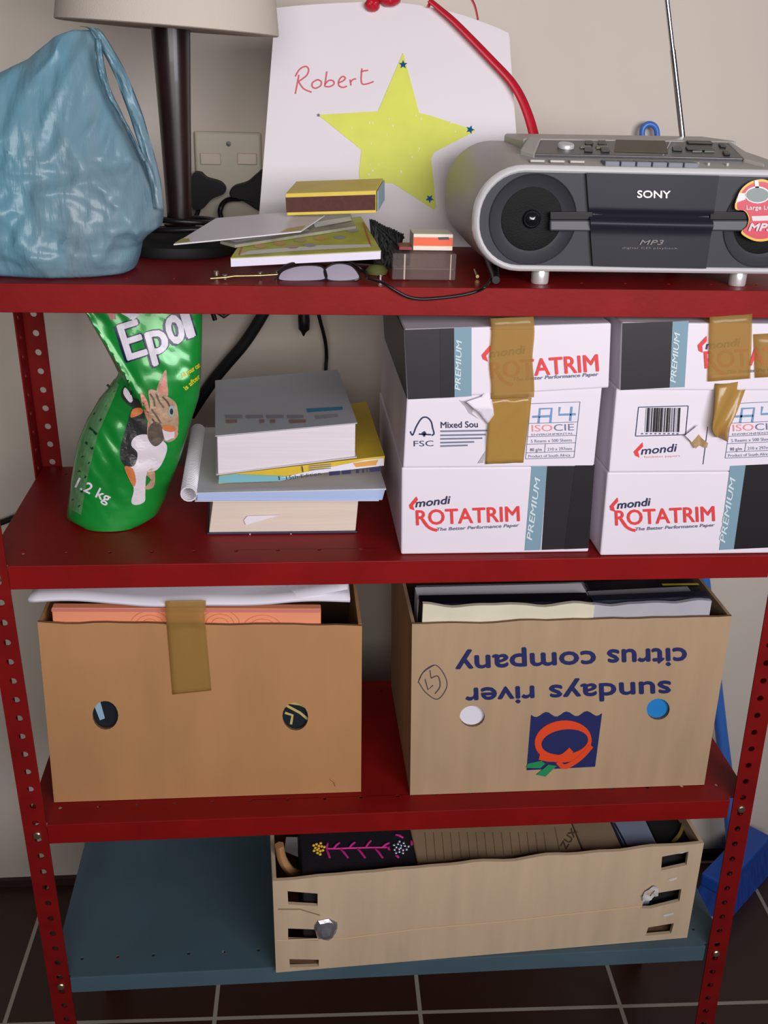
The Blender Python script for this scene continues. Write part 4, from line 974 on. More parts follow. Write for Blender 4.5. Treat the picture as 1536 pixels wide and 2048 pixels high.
# top deck
def tpz(x, y): return Vector((x, y, 1.3395 + (y - .04) * .19))
def deckpt(px, py):   # on the sloping control deck
    P = tpz(.2, .04); n_ = Vector((0, -.19, 1)).normalized(); return atplane(px, py, P, n_)
dk = [deckpt(*p) for p in ((1069, 309), (1487, 318), (1453, 286), (1082, 281))]
n_ = Vector((0, -.19, 1)).normalized()
MB().quadslab([p + n_ * .0008 for p in dk], -n_ * .012).build('control_deck', mat('dark_control_deck', (54, 54, 54), .35, coat=.2), ra, bevel=.001)
hd = [deckpt(1040, 302), deckpt(1069, 311), deckpt(1082, 280), deckpt(1057, 276)]
MB().quadslab([p + n_ * .002 for p in hd], -n_ * .014).build('deck_frame', GREYPL, ra, bevel=.0015)
hd = [deckpt(1487, 319), deckpt(1530, 330), deckpt(1465, 287), deckpt(1453, 285)]
MB().quadslab([p + n_ * .001 for p in hd], -n_ * .014).build('deck_frame', GREYPL, ra, bevel=.0015)
bk = [dk[3] + Vector((-.02, .0, .0022)), dk[2] + Vector((.012, 0, .0022)), dk[2] + Vector((.012, .10, .001)), dk[3] + Vector((-.02, .10, .001))]
MB().quadslab(bk, (0, 0, -.02)).build('rear_cover', GREYPL, ra, bevel=.003)
def ondeck(nm, px, m_, h=.0022, r_=ra):
    q_ = [deckpt(*p) + n_ * .0008 for p in px]
    return MB().quadslab([p + n_ * h for p in q_], -n_ * h).build(nm, m_, r_, bevel=.0006)
ondeck('display_window', [(1228, 305), (1336, 308), (1330, 284), (1232, 282)], mat('amber_grey_display', (84, 74, 58), .45, spec=.3), .0008)
c0 = deckpt(1131, 297) + n_ * .001
R_ = Matrix.Rotation(-.19, 3, 'X')
MB().lathe([(.0085, 0), (.0085, .003), (.0075, .0042), (0, .0045)], c0, 24, M=Matrix.Rotation(.19, 3, 'X')).build('volume_knob', mat('pale_knob', (205, 205, 205), .3, .3), ra, smooth=40)
BT = mat('black_key', (22, 24, 22), .35); GK = mat('olive_grey_key', (112, 110, 98), .4)
for px in ([(1170, 292), (1186, 292), (1184, 286), (1169, 286)], [(1196, 293), (1213, 293), (1211, 286), (1195, 286)], [(1168, 306), (1185, 307), (1185, 300), (1169, 300)], [(1202, 307), (1219, 307), (1217, 300), (1201, 300)], [(1345, 304), (1364, 305), (1360, 297), (1343, 297)], [(1374, 303), (1428, 305), (1420, 298), (1370, 297)], [(1440, 297), (1452, 298), (1446, 291), (1436, 291)], [(1448, 313), (1460, 313), (1454, 307), (1444, 306)], [(1376, 290), (1425, 291), (1420, 287), (1372, 286)]): ondeck('button', px, BT)
for px in ([(1160, 299), (1182, 299), (1181, 295), (1159, 295)], [(1192, 300), (1216, 300), (1214, 295), (1191, 295)], [(1384, 307), (1404, 307), (1403, 305), (1384, 305)], [(1408, 307), (1428, 307), (1427, 305), (1408, 305)]): ondeck('button', px, GK, .0016)
# tape keys along the front edge, three flush buttons, small dots
KEY = mat('grey_blue_tape_key', (120, 124, 132), .5, spec=.3)
for i in range(6):
    a = 1206 + i * 31.6; p0 = at(a + 1, 330, .03); p1 = at(a + 30, 330, .03); zt_ = tpz(0, .036).z + .0005
    MB().box(p0.x, p1.x, .0245, .042, 1.333, zt_).build('tape_key', KEY, ra, bevel=.001)
for a in (1060, 1100, 1140):
    p0 = at(a, 325, .03); p1 = at(a + 30, 325, .03); MB().box(p0.x, p1.x, .030, .038, 1.336, 1.3388).build('flush_button', GREYPL, ra, bevel=.001)
for a in (1398, 1420, 1458): 
    p0 = at(a, 327, .032); MB().lathe([(.0018, -.002), (.0018, .0008), (0, .001)], (p0.x, .036, 1.3382), 10).build('led_dot', GREYPL, ra, smooth=40)
# aerial, feet
b0_ = at(1366, 283, .2); tp_ = at(1327, -60, .2)
m = MB(); ds = (tp_ - b0_); m.tube([b0_ - ds * .03, b0_ + ds * .55], .0034, 12).tube([b0_ + ds * .55, b0_ + ds * 1.35], .0027, 12)
m.build('aerial', CHROME, ra, smooth=40)
for px, yy in ((1078, 0.024), (1463, 0.030)):
    p = atz(px, 566, Z1)
    MB().lathe([(.0086, 0), (.0092, .002), (.0092, .013), (.0080, .0165)], (p.x, .027, Z1 + .0003), 20).build('foot', mat('satin_silver_foot', (214, 212, 212), .3, .5), ra, smooth=40)
for xx in (.13, .34): MB().lathe([(.0078, 0), (.0088, .004), (.006, .0165)], (xx, .21, Z1 + .0003), 16).build('foot', BLACK, ra, smooth=40)
# promotional sticker on the right speaker
t8 = lambda x, y: (1400 + x / 11.29, 340 + y / 11.29)
st_o = sp2([t8(*p) for p in ((790, 860), (800, 720), (860, 560), (960, 400), (1130, 270), (1330, 212), (1500, 225), (1700, 330), (1800, 500), (1860, 800), (1880, 1100), (1830, 1350), (1700, 1520), (1500, 1600), (1280, 1610), (1080, 1540), (940, 1440), (950, 1370), (1060, 1270), (1100, 1120), (1060, 990), (980, 915), (850, 905))], 4, True)
f0 = lambda x, y: at(x, y, .0072); f1_ = lambda x, y: at(x, y, .0072, .0005); f2_ = lambda x, y: at(x, y, .0072, .001)
sk = MB(); sk.poly(st_o, f0, 0)
cxs, cys = t8(1340, 900)
sk.poly([(cxs + (x - cxs) * .9, cys + (y - cys) * .92) for x, y in st_o], f1_, 1)
sk.poly(ell(*t8(1290, 560), 25, 17, 24), f2_, 2); sk.poly(ell(*t8(1290, 560), 22.5, 14.5, 24), lambda x, y: at(x, y, .0072, .0014), 3)
sk.poly([t8(1220, 235), t8(1310, 225), t8(1330, 440), t8(1240, 400)], f2_, 4); sk.poly([t8(870, 520), t8(1020, 520), t8(1020, 660), t8(800, 740)], f2_, 4)
sk.text('Large LCD', t8(1040, 890), t8(1720, 890), 8, f2_, 2, 0, .02); sk.poly([t8(1150, 1040), t8(1800, 1020), t8(1800, 1130), t8(1180, 1150)], f2_, 2)
sk.text('MP3', t8(1080, 1365), t8(1640, 1365), 14, lambda x, y: at(x, y, .0072, .0018), 2, .3, .05)
sk.build('sticker', [mat('sticker_yellow', (226, 176, 70), .3), mat('sticker_red', (206, 66, 84), .3), mat('sticker_silver', (206, 196, 196), .25, .3), mat('sticker_lcd_grey', (128, 142, 138), .4), mat('sticker_white', (238, 225, 225), .2)], ra, recalc=False)

# ================================================================== lamp
lp = thing('table_lamp', (-.2510, .207, Z1), 'table lamp with dark brown tapering stem and cream shade beside the blue bag', 'lamp')
LX, LY = -.2510, .207
MB().lathe([(0, .0005), (.068, .0005), (.070, .004), (.069, .012), (.060, .019), (.030, .024), (.0, .026)], (LX, LY, Z1), 40).build('base', BLACKM, lp, smooth=40)
MB().lathe([(.0, .024), (.017, .024), (.0182, .03), (.0142, .034), (.0144, .05), (.0173, .14), (.0210, .235), (.0213, .30), (.010, .31), (.010, .33), (0, .33)], (LX, LY, Z1), 32).build('stem', mat('dark_brown_stem', (36, 18, 18), .32, var=.2, scale=20, coat=.15), lp, smooth=40)
Rt = Matrix.Rotation(math.radians(2.6), 3, 'Y')
SH = mat('cream_lampshade_fabric', (226, 214, 202), .85, bump=.15, bscale=700, translucent=.25)
MB().lathe([(.1165, 0), (.1178, .001), (.090, .22), (.0885, .22), (.1155, .0015), (.1165, 0)], (LX - .002, LY, Z1 + .2335), 56, M=Rt).build('shade', SH, lp, smooth=40)
m = MB()
for k in range(3):
    a = 2.1 * k; m.tube([Vector((LX, LY, Z1 + .325)), Vector((LX - .002, LY, Z1 + .2335)) + Rt @ Vector((.1 * math.cos(a), .1 * math.sin(a), .1))], .0016, 6)
m.build('shade_carrier', CHROME, lp, smooth=40)
bb = [at(x, y, Y) for x, y, Y in ((300, 440, .12), (330, 425, .1), (400, 440, .11), (440, 455, .12), (400, 470, .13), (330, 465, .15))]
cords = MB().tube(smoothpath([Vector((LX + .065, LY + .02, Z1 + .006)), Vector((LX + .05, LY - .05, Z1 + .03)), Vector((LX - .01, LY - .055, Z1 + .030)), Vector((LX - .04, LY - .03, Z1 + .028)), Vector((LX - .045, LY + .02, Z1 + .028)), Vector((LX + .01, LY + .045, Z1 + .03)), Vector((LX + .045, LY + .01, Z1 + .032)), Vector((LX + .03, LY - .035, Z1 + .036)), Vector((LX - .015, LY - .035, Z1 + .038)), Vector((LX - .04, LY + .015, Z1 + .034)), Vector((LX - .02, LY + .1, Z1 + .02)), Vector((LX + .03, .312, Z1 + .01)), Vector((LX + .04, .318, Z1 - .06))], 7), .0032, 8).build('cord', BLACK, lp, smooth=60)

# ================================================================== gift bag
GP = Vector((0, .256, Z1)); GN = Vector((0, -1, .3)).normalized()
fg = lambda x, y, o_=0.0: atplane(x, y, GP, GN, o_)
gb = thing('gift_bag', (-.01, .28, Z1), 'white paper gift bag with yellow star, handwriting and red ribbon, leaning behind the radio', 'bag')
BL, BR = fg(514, 478), fg(1050, 478); BL.z = BR.z = Z1 + .0006; BL.y = BR.y = .256
topl = [fg(*p) for p in sp2([(1017, 66), (985, 52), (930, 32), (884, 20), (820, 8), (760, 4), (680, 6), (600, 11), (551, 16)], 3)]
BAGW = mat('glossy_white_bag_paper', (224, 218, 222), .35, var=.015, scale=4)
m = MB(); fr_ = [BL, BR] + topl
idx = list(range(len(fr_)))
tri = tessellate_polygon([[Vector((p.x, p.z, 0)) for p in fr_]])
m.add(fr_, [tuple(t) for t in tri]); m.build('front_panel', BAGW, gb, solid=.0006)
def back(p):
    k = (p.z - Z1) / .26; return Vector((p.x + .004, max(p.y + .012, .302 + .012 * k), p.z - .004 * k))
bkp = [back(p) for p in fr_]
m = MB(); m.add(bkp, [tuple(t) for t in tri]); m.build('back_panel', BAGW, gb, solid=.0006)
for a, b_ in ((BL, topl[-1]), (BR, topl[0])):
    m = MB(); a2, b2 = back(a), back(b_); s_ = Vector((.012 if a is BL else -.012, 0, 0))
    ma, mb_ = (a + a2) / 2 + s_ * .3, (b_ + b2) / 2 + s_
    m.add([a, ma, mb_, b_, a2, b2], [(0, 1, 2, 3), (1, 4, 5, 2)]); m.build('gusset', BAGW, gb, solid=.0006)
m = MB(); m.add([BL, BR, back(BR), back(BL)], [(0, 1, 2, 3)]); m.build('bag_bottom', BAGW, gb, solid=.0006)
g1 = lambda x, y: fg(x, y, .0010); g2 = lambda x, y: fg(x, y, .0018)
STAR = [(806, 106), (838, 226), (862, 232), (952, 262), (868, 305), (862, 318), (872, 414), (868, 420), (786, 367), (720, 368), (718, 345), (723, 300), (636, 230), (756, 223)]
m = MB(); m.poly(STAR, g1, 0); so = m.build('star', mat('lime_yellow_star_card', (214, 219, 84), .45, var=.05, scale=30), gb, solid=.0004)
m = MB(); rnd = random.Random(11)
for x, y in ((703, 256), (738, 246), (745, 247), (777, 239), (831, 231), (842, 239), (773, 270), (742, 288), (838, 298), (824, 315), (740, 330), (757, 330), (770, 335), (745, 342), (737, 350), (752, 354), (802, 344), (901, 246), (910, 264), (785, 252), (836, 302), (820, 308)):
    sz = rnd.uniform(1.6, 3.4); m.poly([(x - sz * .6, y), (x, y + sz), (x + sz * .6, y), (x, y - sz)], g2, 0)
m.build('glitter', mat('white_glitter', (250, 248, 220), .2, .2), so, recalc=False)
for cx, cy, rt in ((806, 130, 0), (940, 260, 20), (859, 398, 35), (637, 231, 10)):
    m = MB(); R1, R2 = (9, 4) if cx != 637 else (4, 2)
    m.poly([(cx + (R1 if i % 2 == 0 else R2) * math.sin(math.radians(36 * i + rt)), cy - (R1 if i % 2 == 0 else R2) * math.cos(math.radians(36 * i + rt))) for i in range(10)], g2, 0)
    m.build('star_sticker', mat('blue_foil_sticker', (40, 120, 190), .18, .6) if cx != 637 else mat('lilac_foil_sticker', (150, 140, 170), .2, .5), gb, recalc=False)
PEN = mat('pink_red_felt_pen', (206, 92, 104), .6)
m = MB(); c3 = lambda l: [(480 + x / 2.477, y / 2.477) for x, y in sp2(l, 5)]
for l in ([(292, 372), (284, 415), (274, 466)], [(274, 380), (295, 345), (325, 330), (340, 345), (330, 375), (290, 405)], [(290, 405), (315, 440), (355, 458)],
          [(385, 395), (360, 410), (358, 430), (375, 438), (400, 425), (402, 405), (385, 395)], [(430, 355), (424, 400), (420, 430)], [(420, 420), (440, 400), (462, 402), (465, 418), (445, 430), (422, 430)],
          [(485, 412), (510, 402), (522, 388), (508, 380), (490, 400), (490, 425), (510, 434), (530, 428)], [(545, 395), (550, 425)], [(548, 408), (560, 395), (575, 392)], [(604, 340), (600, 395), (608, 418), (635, 415), (662, 405)], [(598, 358), (615, 352), (635, 350)]):
    m.line(c3(l), 3.0, g1, 0)
m.build('handwriting', PEN, gb, recalc=False)
RIB = mat('red_satin_ribbon', (186, 24, 44), .32, var=.1, scale=50)
def ribbon(pts, wds, yf, nm='ribbon'):
    pp = sp2(pts, 6); m = MB(); k = len(pp); L = []; R = []
    for i in range(k):
        d = Vector(pp[min(i + 1, k - 1)]) - Vector(pp[max(i - 1, 0)]); d.normalize(); w_ = wds[0] + (wds[1] - wds[0]) * i / (k - 1)
        nr = Vector((-d.y, d.x)) * w_ / 2; t = i / (k - 1); Y = yf(t) if callable(yf) else fg(*pp[i]).y - yf
        L.append(at(pp[i][0] + nr.x, pp[i][1] + nr.y, Y)); R.append(at(pp[i][0] - nr.x, pp[i][1] - nr.y, Y + .003))
    m.add(L + R, [(i, i + 1, k + i + 1, k + i) for i in range(k - 1)]); return m.build(nm, RIB, gb, smooth=60, solid=.0006)
y1, y2 = fg(884, 20).y - .006, fg(1040, 200).y - .006
ribbon([(858, 0), (870, 10), (884, 22), (905, 40), (940, 75), (985, 122), (1020, 160), (1042, 195), (1058, 235), (1068, 272), (1072, 300)], (10, 21), .011)
ribbon([(868, -14), (862, 2), (856, 14)], (6, 6), .008)
ribbon([(930, -20), (948, 8), (956, 40)], (5, 3), lambda t: y1 + .02)
# ribbon bow at the middle of the top edge
m = MB()
def blob(c, a, b_, h, sd):
    def fn(u, v):
        al, be = 2 * math.pi * u, math.pi * v; k = 1 + .25 * noise.noise(Vector((math.cos(al) * 1.6 + sd, math.sin(al) * 1.6, v * 3)))
        return c + Vector((a * k * math.sin(be) * math.cos(al), h * k * math.cos(be) * .5, b_ * k * math.sin(be) * math.sin(al)))
    return fn
cb = fg(744, 12, .006)
m.grid(blob(cb, .0095, .0085, .014, 1), 16, 10, wrap=True); m.build('ribbon_bow', RIB, gb, smooth=60)
cb = fg(778, 2, .008); m = MB(); m.grid(blob(cb, .014, .009, .016, 5), 16, 10, wrap=True); m.build('ribbon_bow', RIB, gb, smooth=60)
cb = fg(762, -12, .008); m = MB(); m.grid(blob(cb, .018, .01, .014, 9), 16, 10, wrap=True); m.build('ribbon_bow', RIB, gb, smooth=60)

# ================================================================== wall socket, plugs, wall cables
SOCK = mat('cream_socket_plastic', (206, 198, 180), .4)
ws = thing('wall_socket', (-.21, YW, 1.25), 'cream double wall socket behind the lamp, with two small switches', 'socket')
a, b_ = at(388, 262, YW - .008), at(525, 440, YW - .008)
MB().box(a.x, b_.x, YW - .009, YW - .0005, b_.z - .02, a.z).build('plate', SOCK, ws, bevel=.003)
for x0, x1 in ((400, 442), (474, 514)):
    p, q_ = at(x0, 306, YW - .012), at(x1, 330, YW - .012); MB().box(p.x, q_.x, YW - .013, YW - .0088, q_.z, p.z).build('switch', mat('switch_rocker', (222, 206, 190), .35), ws, bevel=.0015)
p = at(457, 288, YW - .01); MB().lathe([(.0035, 0), (.003, -.002), (0, -.0022)], (p.x, YW - .009, p.z), 12, axis='y').build('screw', mat('dull_screw', (80, 80, 96), .4, .6), ws, smooth=40)
def plug(pts, label, cordpts):
    y0 = YW - .009; o_ = thing('power_plug', (at(*pts[0], y0).x, y0, at(*pts[0], y0).z), label, 'plug', 'plugs in the wall socket')
    MB().plate([(at(x, y, y0 - .02).x, at(x, y, y0 - .02).z) for x, y in sp2(pts, 4, True)], [], lambda u, v, t: (u, y0 - .034 + t, v), .0335).build('plug_body', BLACKM, o_, bevel=.005, bseg=3)
    MB().tube(smoothpath(cordpts, 6), .0036, 8).build('cord', BLACK, o_, smooth=60)
ysk = YW - .02
plug([(384, 352), (400, 345), (414, 356), (440, 364), (451, 376), (448, 386), (425, 396), (405, 416), (384, 410)], 'black plug in the left hole of the wall socket, right of the lamp stem', [at(400, 408, ysk), at(395, 425, ysk - .02), at(380, 470, ysk - .03), at(405, 560, .46), at(430, 640, .46)])
plug([(528, 345), (512, 350), (495, 364), (470, 372), (460, 382), (465, 394), (490, 402), (515, 418), (534, 424)], 'black plug in the right hole of the wall socket, by the gift bag edge', [at(480, 398, ysk), at(455, 400, ysk - .01), at(442, 415, ysk - .02), at(444, 440, ysk - .02), at(480, 520, .48), at(520, 620, .48)])
m = MB(); kb = thing('power_cable', tuple(at(490, 680, .48)), 'thick black cable slanting down the wall behind the book stack', 'cable')
m.tube(smoothpath([at(545, 590, .48), at(525, 630, .48), at(490, 685, .49), at(452, 730, .5), at(420, 770, .505), at(380, 830, .51)], 6), .0085, 10).build('cable', BLACKM, kb, smooth=60)
pl = thing('cable_connector', tuple(at(610, 650, .47)), 'black plug end hanging down the wall above the book stack', 'plug')
MB().tube([at(606, 560, .48), at(607, 625, .48)], .0035, 8).build('cord', BLACK, pl, smooth=50)
MB().tube([at(607, 620, .48), at(608, 640, .48), at(608, 658, .48), at(607, 664, .48), at(607, 672, .48)], [.0082, .009, .0085, .004, .001], 10).build('connector', BLACK, pl, smooth=50)
tag(MB().tube(smoothpath([at(628, 590, .48), at(638, 632, .48), at(650, 680, .49), at(653, 712, .5), at(652, 745, .5), at(660, 800, .505)], 6), .0028, 8).build('thin_cable', BLACK, smooth=60), 'thin black cable curving down the wall right of the hanging plug', 'cable')
tag(MB().tube(smoothpath([Vector((-.285, .28, Z1 + .0035)), Vector((-.275, .300, Z1 + .0035)), Vector((-.265, .311, Z1 - .006)), at(448, 633, .318), Vector((-.175, .311, Z1 - .006)), Vector((-.170, .300, Z1 + .0035)), Vector((-.165, .28, Z1 + .0035))], 6), .003, 8).build('looped_cable', BLACK, smooth=60), 'black cable sagging below the rear edge of the top shelf beside the cat food bag', 'cable')
tag(MB().tube(smoothpath([at(-60, 1065, .505), at(0, 1046, .505), at(26, 1036, .505), at(80, 1015, .505), at(160, 990, .51)], 6), .0048, 8).build('skirting_cable', BLACK, smooth=60), 'black cable running along the wall left of the shelving', 'cable')

# ================================================================== blue carrier bag
YG = .076
sil = [(60, 148, 190), (75, 112, 206), (95, 88, 204), (120, 58, 201), (150, 0, 207), (185, -60, 218), (230, -85, 241), (280, -95, 266), (330, -98, 291), (380, -98, 314), (420, -96, 326), (445, -92, 324), (462, -88, 300), (480, -85, 284), (510, -78, 281), (532, -60, 276), (552, -30, 250)]
tab2 = []
for py, l, rr2 in sil:
    a, b_ = at(l, py, YG), at(rr2, py, YG); tab2.append(((a.z + b_.z) / 2, a.x, b_.x))
tab2.sort(); tab2[0] = (Z1 + .0008,) + tab2[0][1:]
tab2 = [tab2[0]] + [t for t in tab2[1:] if t[0] > Z1 + .003]
zlo, zhi = tab2[0][0], tab2[-1][0]
def bagf(u, v):
    z = zlo + (zhi - zlo) * v; xl, xr = interp(tab2, z); cx, hw = (xl + xr) / 2, (xr - xl) / 2
    hd = .062 * (1 - v ** 2.2) + .006
    if v < .1:
        q_ = math.sqrt(v / .1); hd *= .78 + .22 * q_; hw *= .95 + .05 * q_
    a = 2 * math.pi * u; ca, sa = math.cos(a), math.sin(a)
    x = cx + hw * math.copysign(abs(ca) ** .85, ca); y = YG - hd * math.copysign(abs(sa) ** .62, sa)
    k = min(1, .25 + v * 9)
    # creases: ridged noise stretched along the hang of the film
    s1 = 1 - abs(noise.noise(Vector((x * 16 + z * 9, z * 7, 1.3)))) * 2
    s2 = 1 - abs(noise.noise(Vector((x * 44 - z * 22, z * 16 + x * 12, 7.7)))) * 2
    s3 = 1 - abs(noise.noise(Vector((x * 70, z * (18 if v > .5 else 60), 4.1)))) * 2
    y -= k * (.010 * s1 + .0055 * s2 + .0028 * s3 - .006)
    # a box-like thing pressing on the film from inside
    if sa > 0:
        bx = max(0, min(1, (x + .372) / .006)) * max(0, min(1, (-.268 - x) / .02)) * max(0, min(1, (1.325 - z + (x + .3) * .2) / .01)) * max(0, min(1, (z - 1.245) / .03))
        y -= .007 * bx
    return Vector((x, y, z))
BAGM = mat('thin_blue_carrier_film', (122, 184, 206), .32, spec=.6, var=.12, scale=7, col2=(156, 178, 188), translucent=.42, bump=.45, bscale=55, stretch=(2.2, 1, .45))
cbg = thing('carrier_bag', (-.34, YG, Z1), 'crumpled pale blue plastic carrier bag left of the lamp', 'bag')
m = MB(); m.grid(bagf, 150, 120, wrap=True); m.f.append(tuple(range(150))[::-1]); m.m.append(0); m.f.append(tuple(119 * 150 + i for i in range(150))); m.m.append(0)
m.build('film', BAGM, cbg, smooth=75)
def strap(path, wd, yf, nm):
    pp = sp2(path, 8); k = len(pp)
    def fn(u, v):
        i = min(int(v * (k - 1)), k - 2); f_ = v * (k - 1) - i; x = pp[i][0] + (pp[i + 1][0] - pp[i][0]) * f_; y = pp[i][1] + (pp[i + 1][1] - pp[i][1]) * f_
        w_ = wd(v); Y = yf(v) - .006 * math.sin(math.pi * u) - .004 * noise.noise(Vector((u * 5, v * 9, 2)))
        return at(x + (u - .5) * w_, y + (u - .5) * w_ * .15, Y)
    MB().grid(fn, 10, 50).build(nm, BAGM, cbg, smooth=70, solid=.0005)
strap([(170, 54), (190, 60), (213, 96), (238, 142), (256, 187), (271, 227), (285, 272), (300, 322), (312, 372), (317, 418)], lambda v: 20 + 8 * math.sin(math.pi * v), lambda v: YG - .012 - .02 * v, 'handle')
strap([(196, 78), (200, 125), (214, 178), (236, 220), (260, 265), (288, 322)], lambda v: 12 + 4 * math.sin(6 * v), lambda v: YG - .03 - .008 * v, 'handle')

# ================================================================== papers, matchbox and small things mid-shelf
SL = .14
def pile_z(y, h0): return h0 + (y - .03) * SL
def slant(px, py, h0, o_=0.0):
    return atplane(px, py, Vector((0, .03, h0)), Vector((0, -SL, 1)).normalized(), o_)
def sheetpile(name, label, cat, pts, h0, th, m_, part):
    n_ = Vector((0, -SL, 1)).normalized(); P = [slant(x, y, h0) for x, y in pts]
    r_ = thing(name, tuple(sum(P, Vector()) / len(P)), label, cat)
    o_ = MB().plate([(i, 0) for i in range(0)] or [(p.x, p.y) for p in P], [], lambda u, v, t: Vector((u, v, pile_z(v, h0))) - n_ * (th - t), th).build(part, m_, r_, bevel=.0004)
    return r_
LIME = mat('lime_green_cover', (168, 168, 62), .4, var=.18, scale=40)
hb0 = 1.2475
bkq = [(461, 517), (762, 502), (722, 434), (498, 462)]
r_ = sheetpile('activity_booklet', 'lime-green covered booklet with thick white edge under the matchbox', 'booklet', bkq, hb0 - .001, .0085, mat('white_booklet_pages', (226, 220, 236), .7), 'pages')
n_ = Vector((0, -SL, 1)).normalized()
PB = [slant(x, y, hb0) for x, y in bkq]
MB().plate([(p.x, p.y) for p in PB], [], lambda u, v, t: Vector((u, v, pile_z(v, hb0) + t)), .0006).build('cover', LIME, r_)
fb_ = lambda x, y: slant(x, y, hb0, .0009)
m = MB(); m.line([(478, 512), (486, 490), (492, 470)], 3, fb_, 0); m.line([(742, 494), (734, 470), (726, 445)], 3, fb_, 0)
m.poly([(470, 513), (500, 503), (640, 492), (744, 490), (742, 496), (600, 503)], fb_, 1)
for x, y, k in ((560, 488, 2), (600, 482, 3), (640, 478, 2), (680, 476, 4), (620, 492, 4), (520, 494, 2), (585, 495, 3), (705, 462, 4)): m.poly(ell(x, y, 13, 4, 8), fb_, k)
m.poly([(628, 462), (708, 448), (712, 455), (632, 468)], fb_, 1); m.poly([(640, 452), (700, 440), (702, 446), (642, 458)], fb_, 5)
m.build('cover_print', [mat('red_stripe_print', (190, 70, 80), .4), mat('pale_cover_blot', (206, 204, 196), .4), mat('orange_blot', (196, 150, 90), .4), mat('tan_blot', (176, 150, 110), .4), mat('grey_blot', (150, 146, 150), .4), mat('dark_photo_blot', (96, 96, 72), .4)], r_, recalc=False)
r_ = sheetpile('leaflet', 'clear-fronted grey leaflet lying on the lime-green booklet', 'leaflet', [(440, 482), (470, 490), (560, 476), (712, 452), (700, 424), (560, 440), (452, 462)], hb0 + .004, .003, mat('grey_green_leaflet', (138, 136, 118), .3, var=.3, scale=35), 'leaf')
f_ = lambda x, y: slant(x, y, hb0 + .004, .0006)
m = MB(); m.poly([(444, 478), (472, 486), (560, 472), (620, 462), (600, 452), (500, 465)], f_, 0); m.poly([(626, 446), (700, 434), (704, 442), (630, 456)], f_, 1)
m.build('leaf_print', [mat('pale_grey_leaf', (172, 172, 174), .25), mat('white_leaf_band', (205, 205, 205), .3)], r_, recalc=False)
r_ = sheetpile('leaflet', 'pale grey card with an olive corner, topmost left of the paper pile', 'leaflet', [(347, 488), (420, 481), (520, 471), (602, 462), (650, 430), (560, 425), (432, 436)], hb0 + .0085, .0014, mat('pale_lilac_card', (216, 210, 214), .35, var=.03, scale=10), 'card')
f_ = lambda x, y: slant(x, y, hb0 + .0085, .0006)
m = MB(); m.poly([(349, 487), (380, 484), (378, 478), (364, 478)], f_, 0); m.poly([(560, 466), (602, 461), (612, 452), (575, 458)], f_, 1); m.build('card_print', [mat('olive_print', (160, 156, 80), .5), mat('amber_print', (196, 166, 110), .5)], r_, recalc=False)
# matchbox
mq = [at(574, 431, .108), at(752, 426, .098), at(752, 381, .098), at(571, 387, .108)]
mb_ = thing('matchbox', tuple((mq[0] + mq[1]) / 2 + Vector((0, .02, 0))), 'yellow matchbox with a brown striking side on top of the paper pile', 'box')
bz = min(mq[0].z, mq[1].z); dm = Vector((.012, .052, .0075))
MB().quadslab(mq, dm).build('sleeve', mat('matchbox_yellow', (214, 188, 70), .5, var=.06, scale=40), mb_, bevel=.0006)
fn_ = (mq[1] - mq[0]).cross(mq[3] - mq[0]).normalized()
fn_ = -fn_ if fn_.y > 0 else fn_
m = MB(); m.poly([(573, 425), (751, 420), (751, 389), (571, 395)], lambda x, y: atplane(x, y, mq[0], fn_, .0004), 0); m.build('striking_strip', mat('brown_striker', (82, 42, 36), .8, var=.15, scale=200), mb_, recalc=False)
e = .0015
m = MB(); A = mq[1] + dm * .04; 
m.add([mq[1] + dm * .05 + Vector((e, 0, .001)), mq[1] + dm * .95 + Vector((e, 0, .001)), mq[2] + dm * .95 + Vector((e, 0, -.001)), mq[2] + dm * .05 + Vector((e, 0, -.001))], [(0, 1, 2, 3)]); m.build('tray_end', mat('pale_blue_tray', (150, 176, 186), .6), mb_, solid=.001)
# spectacles under the booklet
sg = thing('spectacles', (-.08, .05, Z1), 'folded thin-framed spectacles with brass temple, under the booklet front', 'glasses')
BRASS = mat('brass_wire', (196, 176, 120), .25, .9)
zz = Z1
def sp_(px, py, h): return atz(px, py, Z1 + h)
m = MB(); m.tube([sp_(421, 557, .003), sp_(450, 555, .004), sp_(470, 552, .005), sp_(520, 551, .006), sp_(555, 549, .007)], .0013, 8).build('temple', BRASS, sg, smooth=60)
for px, py in ((433, 549), (450, 556), (520, 551), (554, 549)): MB().lathe([(0, 0), (.0026, .0006), (.0026, .005), (0, .0056)], sp_(px, py + 3, .0015), 10).build('hinge', mat('silver_hinge', (214, 208, 196), .2, .9), sg, smooth=40)
def lens(pts, nm):
    P = [atplane(x, y, Vector((0, .03, Z1 + .0035)), Vector((0, -1, .75)).normalized()) for x, y in sp2(pts, 5, True)]
    MB().tube(P, .0011, 6, closed=True).build('rim', mat('dark_thin_rim', (50, 46, 48), .3, .5), sg, smooth=60)
    c_ = sum(P, Vector()) / len(P); m = MB(); k = len(P); m.add([c_ + Vector((0, -.002, .001))] + P, [(0, i + 1, (i + 1) % k + 1) for i in range(k)]); m.build('lens', film('pale_lens', (214, 208, 226), .5, .08), sg, smooth=60)
lens([(556, 556), (566, 541), (600, 531), (640, 532), (652, 545), (648, 560), (600, 563), (565, 562)], 'l')
lens([(652, 556), (650, 538), (672, 527), (700, 530), (716, 545), (718, 558), (690, 563), (662, 562)], 'r')
m = MB(); m.tube(smoothpath([sp_(556, 545, .012), sp_(575, 530, .018), sp_(610, 522, .02), sp_(650, 520, .02), sp_(695, 522, .018), sp_(725, 540, .008), sp_(735, 556, .004)], 5), .0014, 8).build('temple', BLACK, sg, smooth=60)
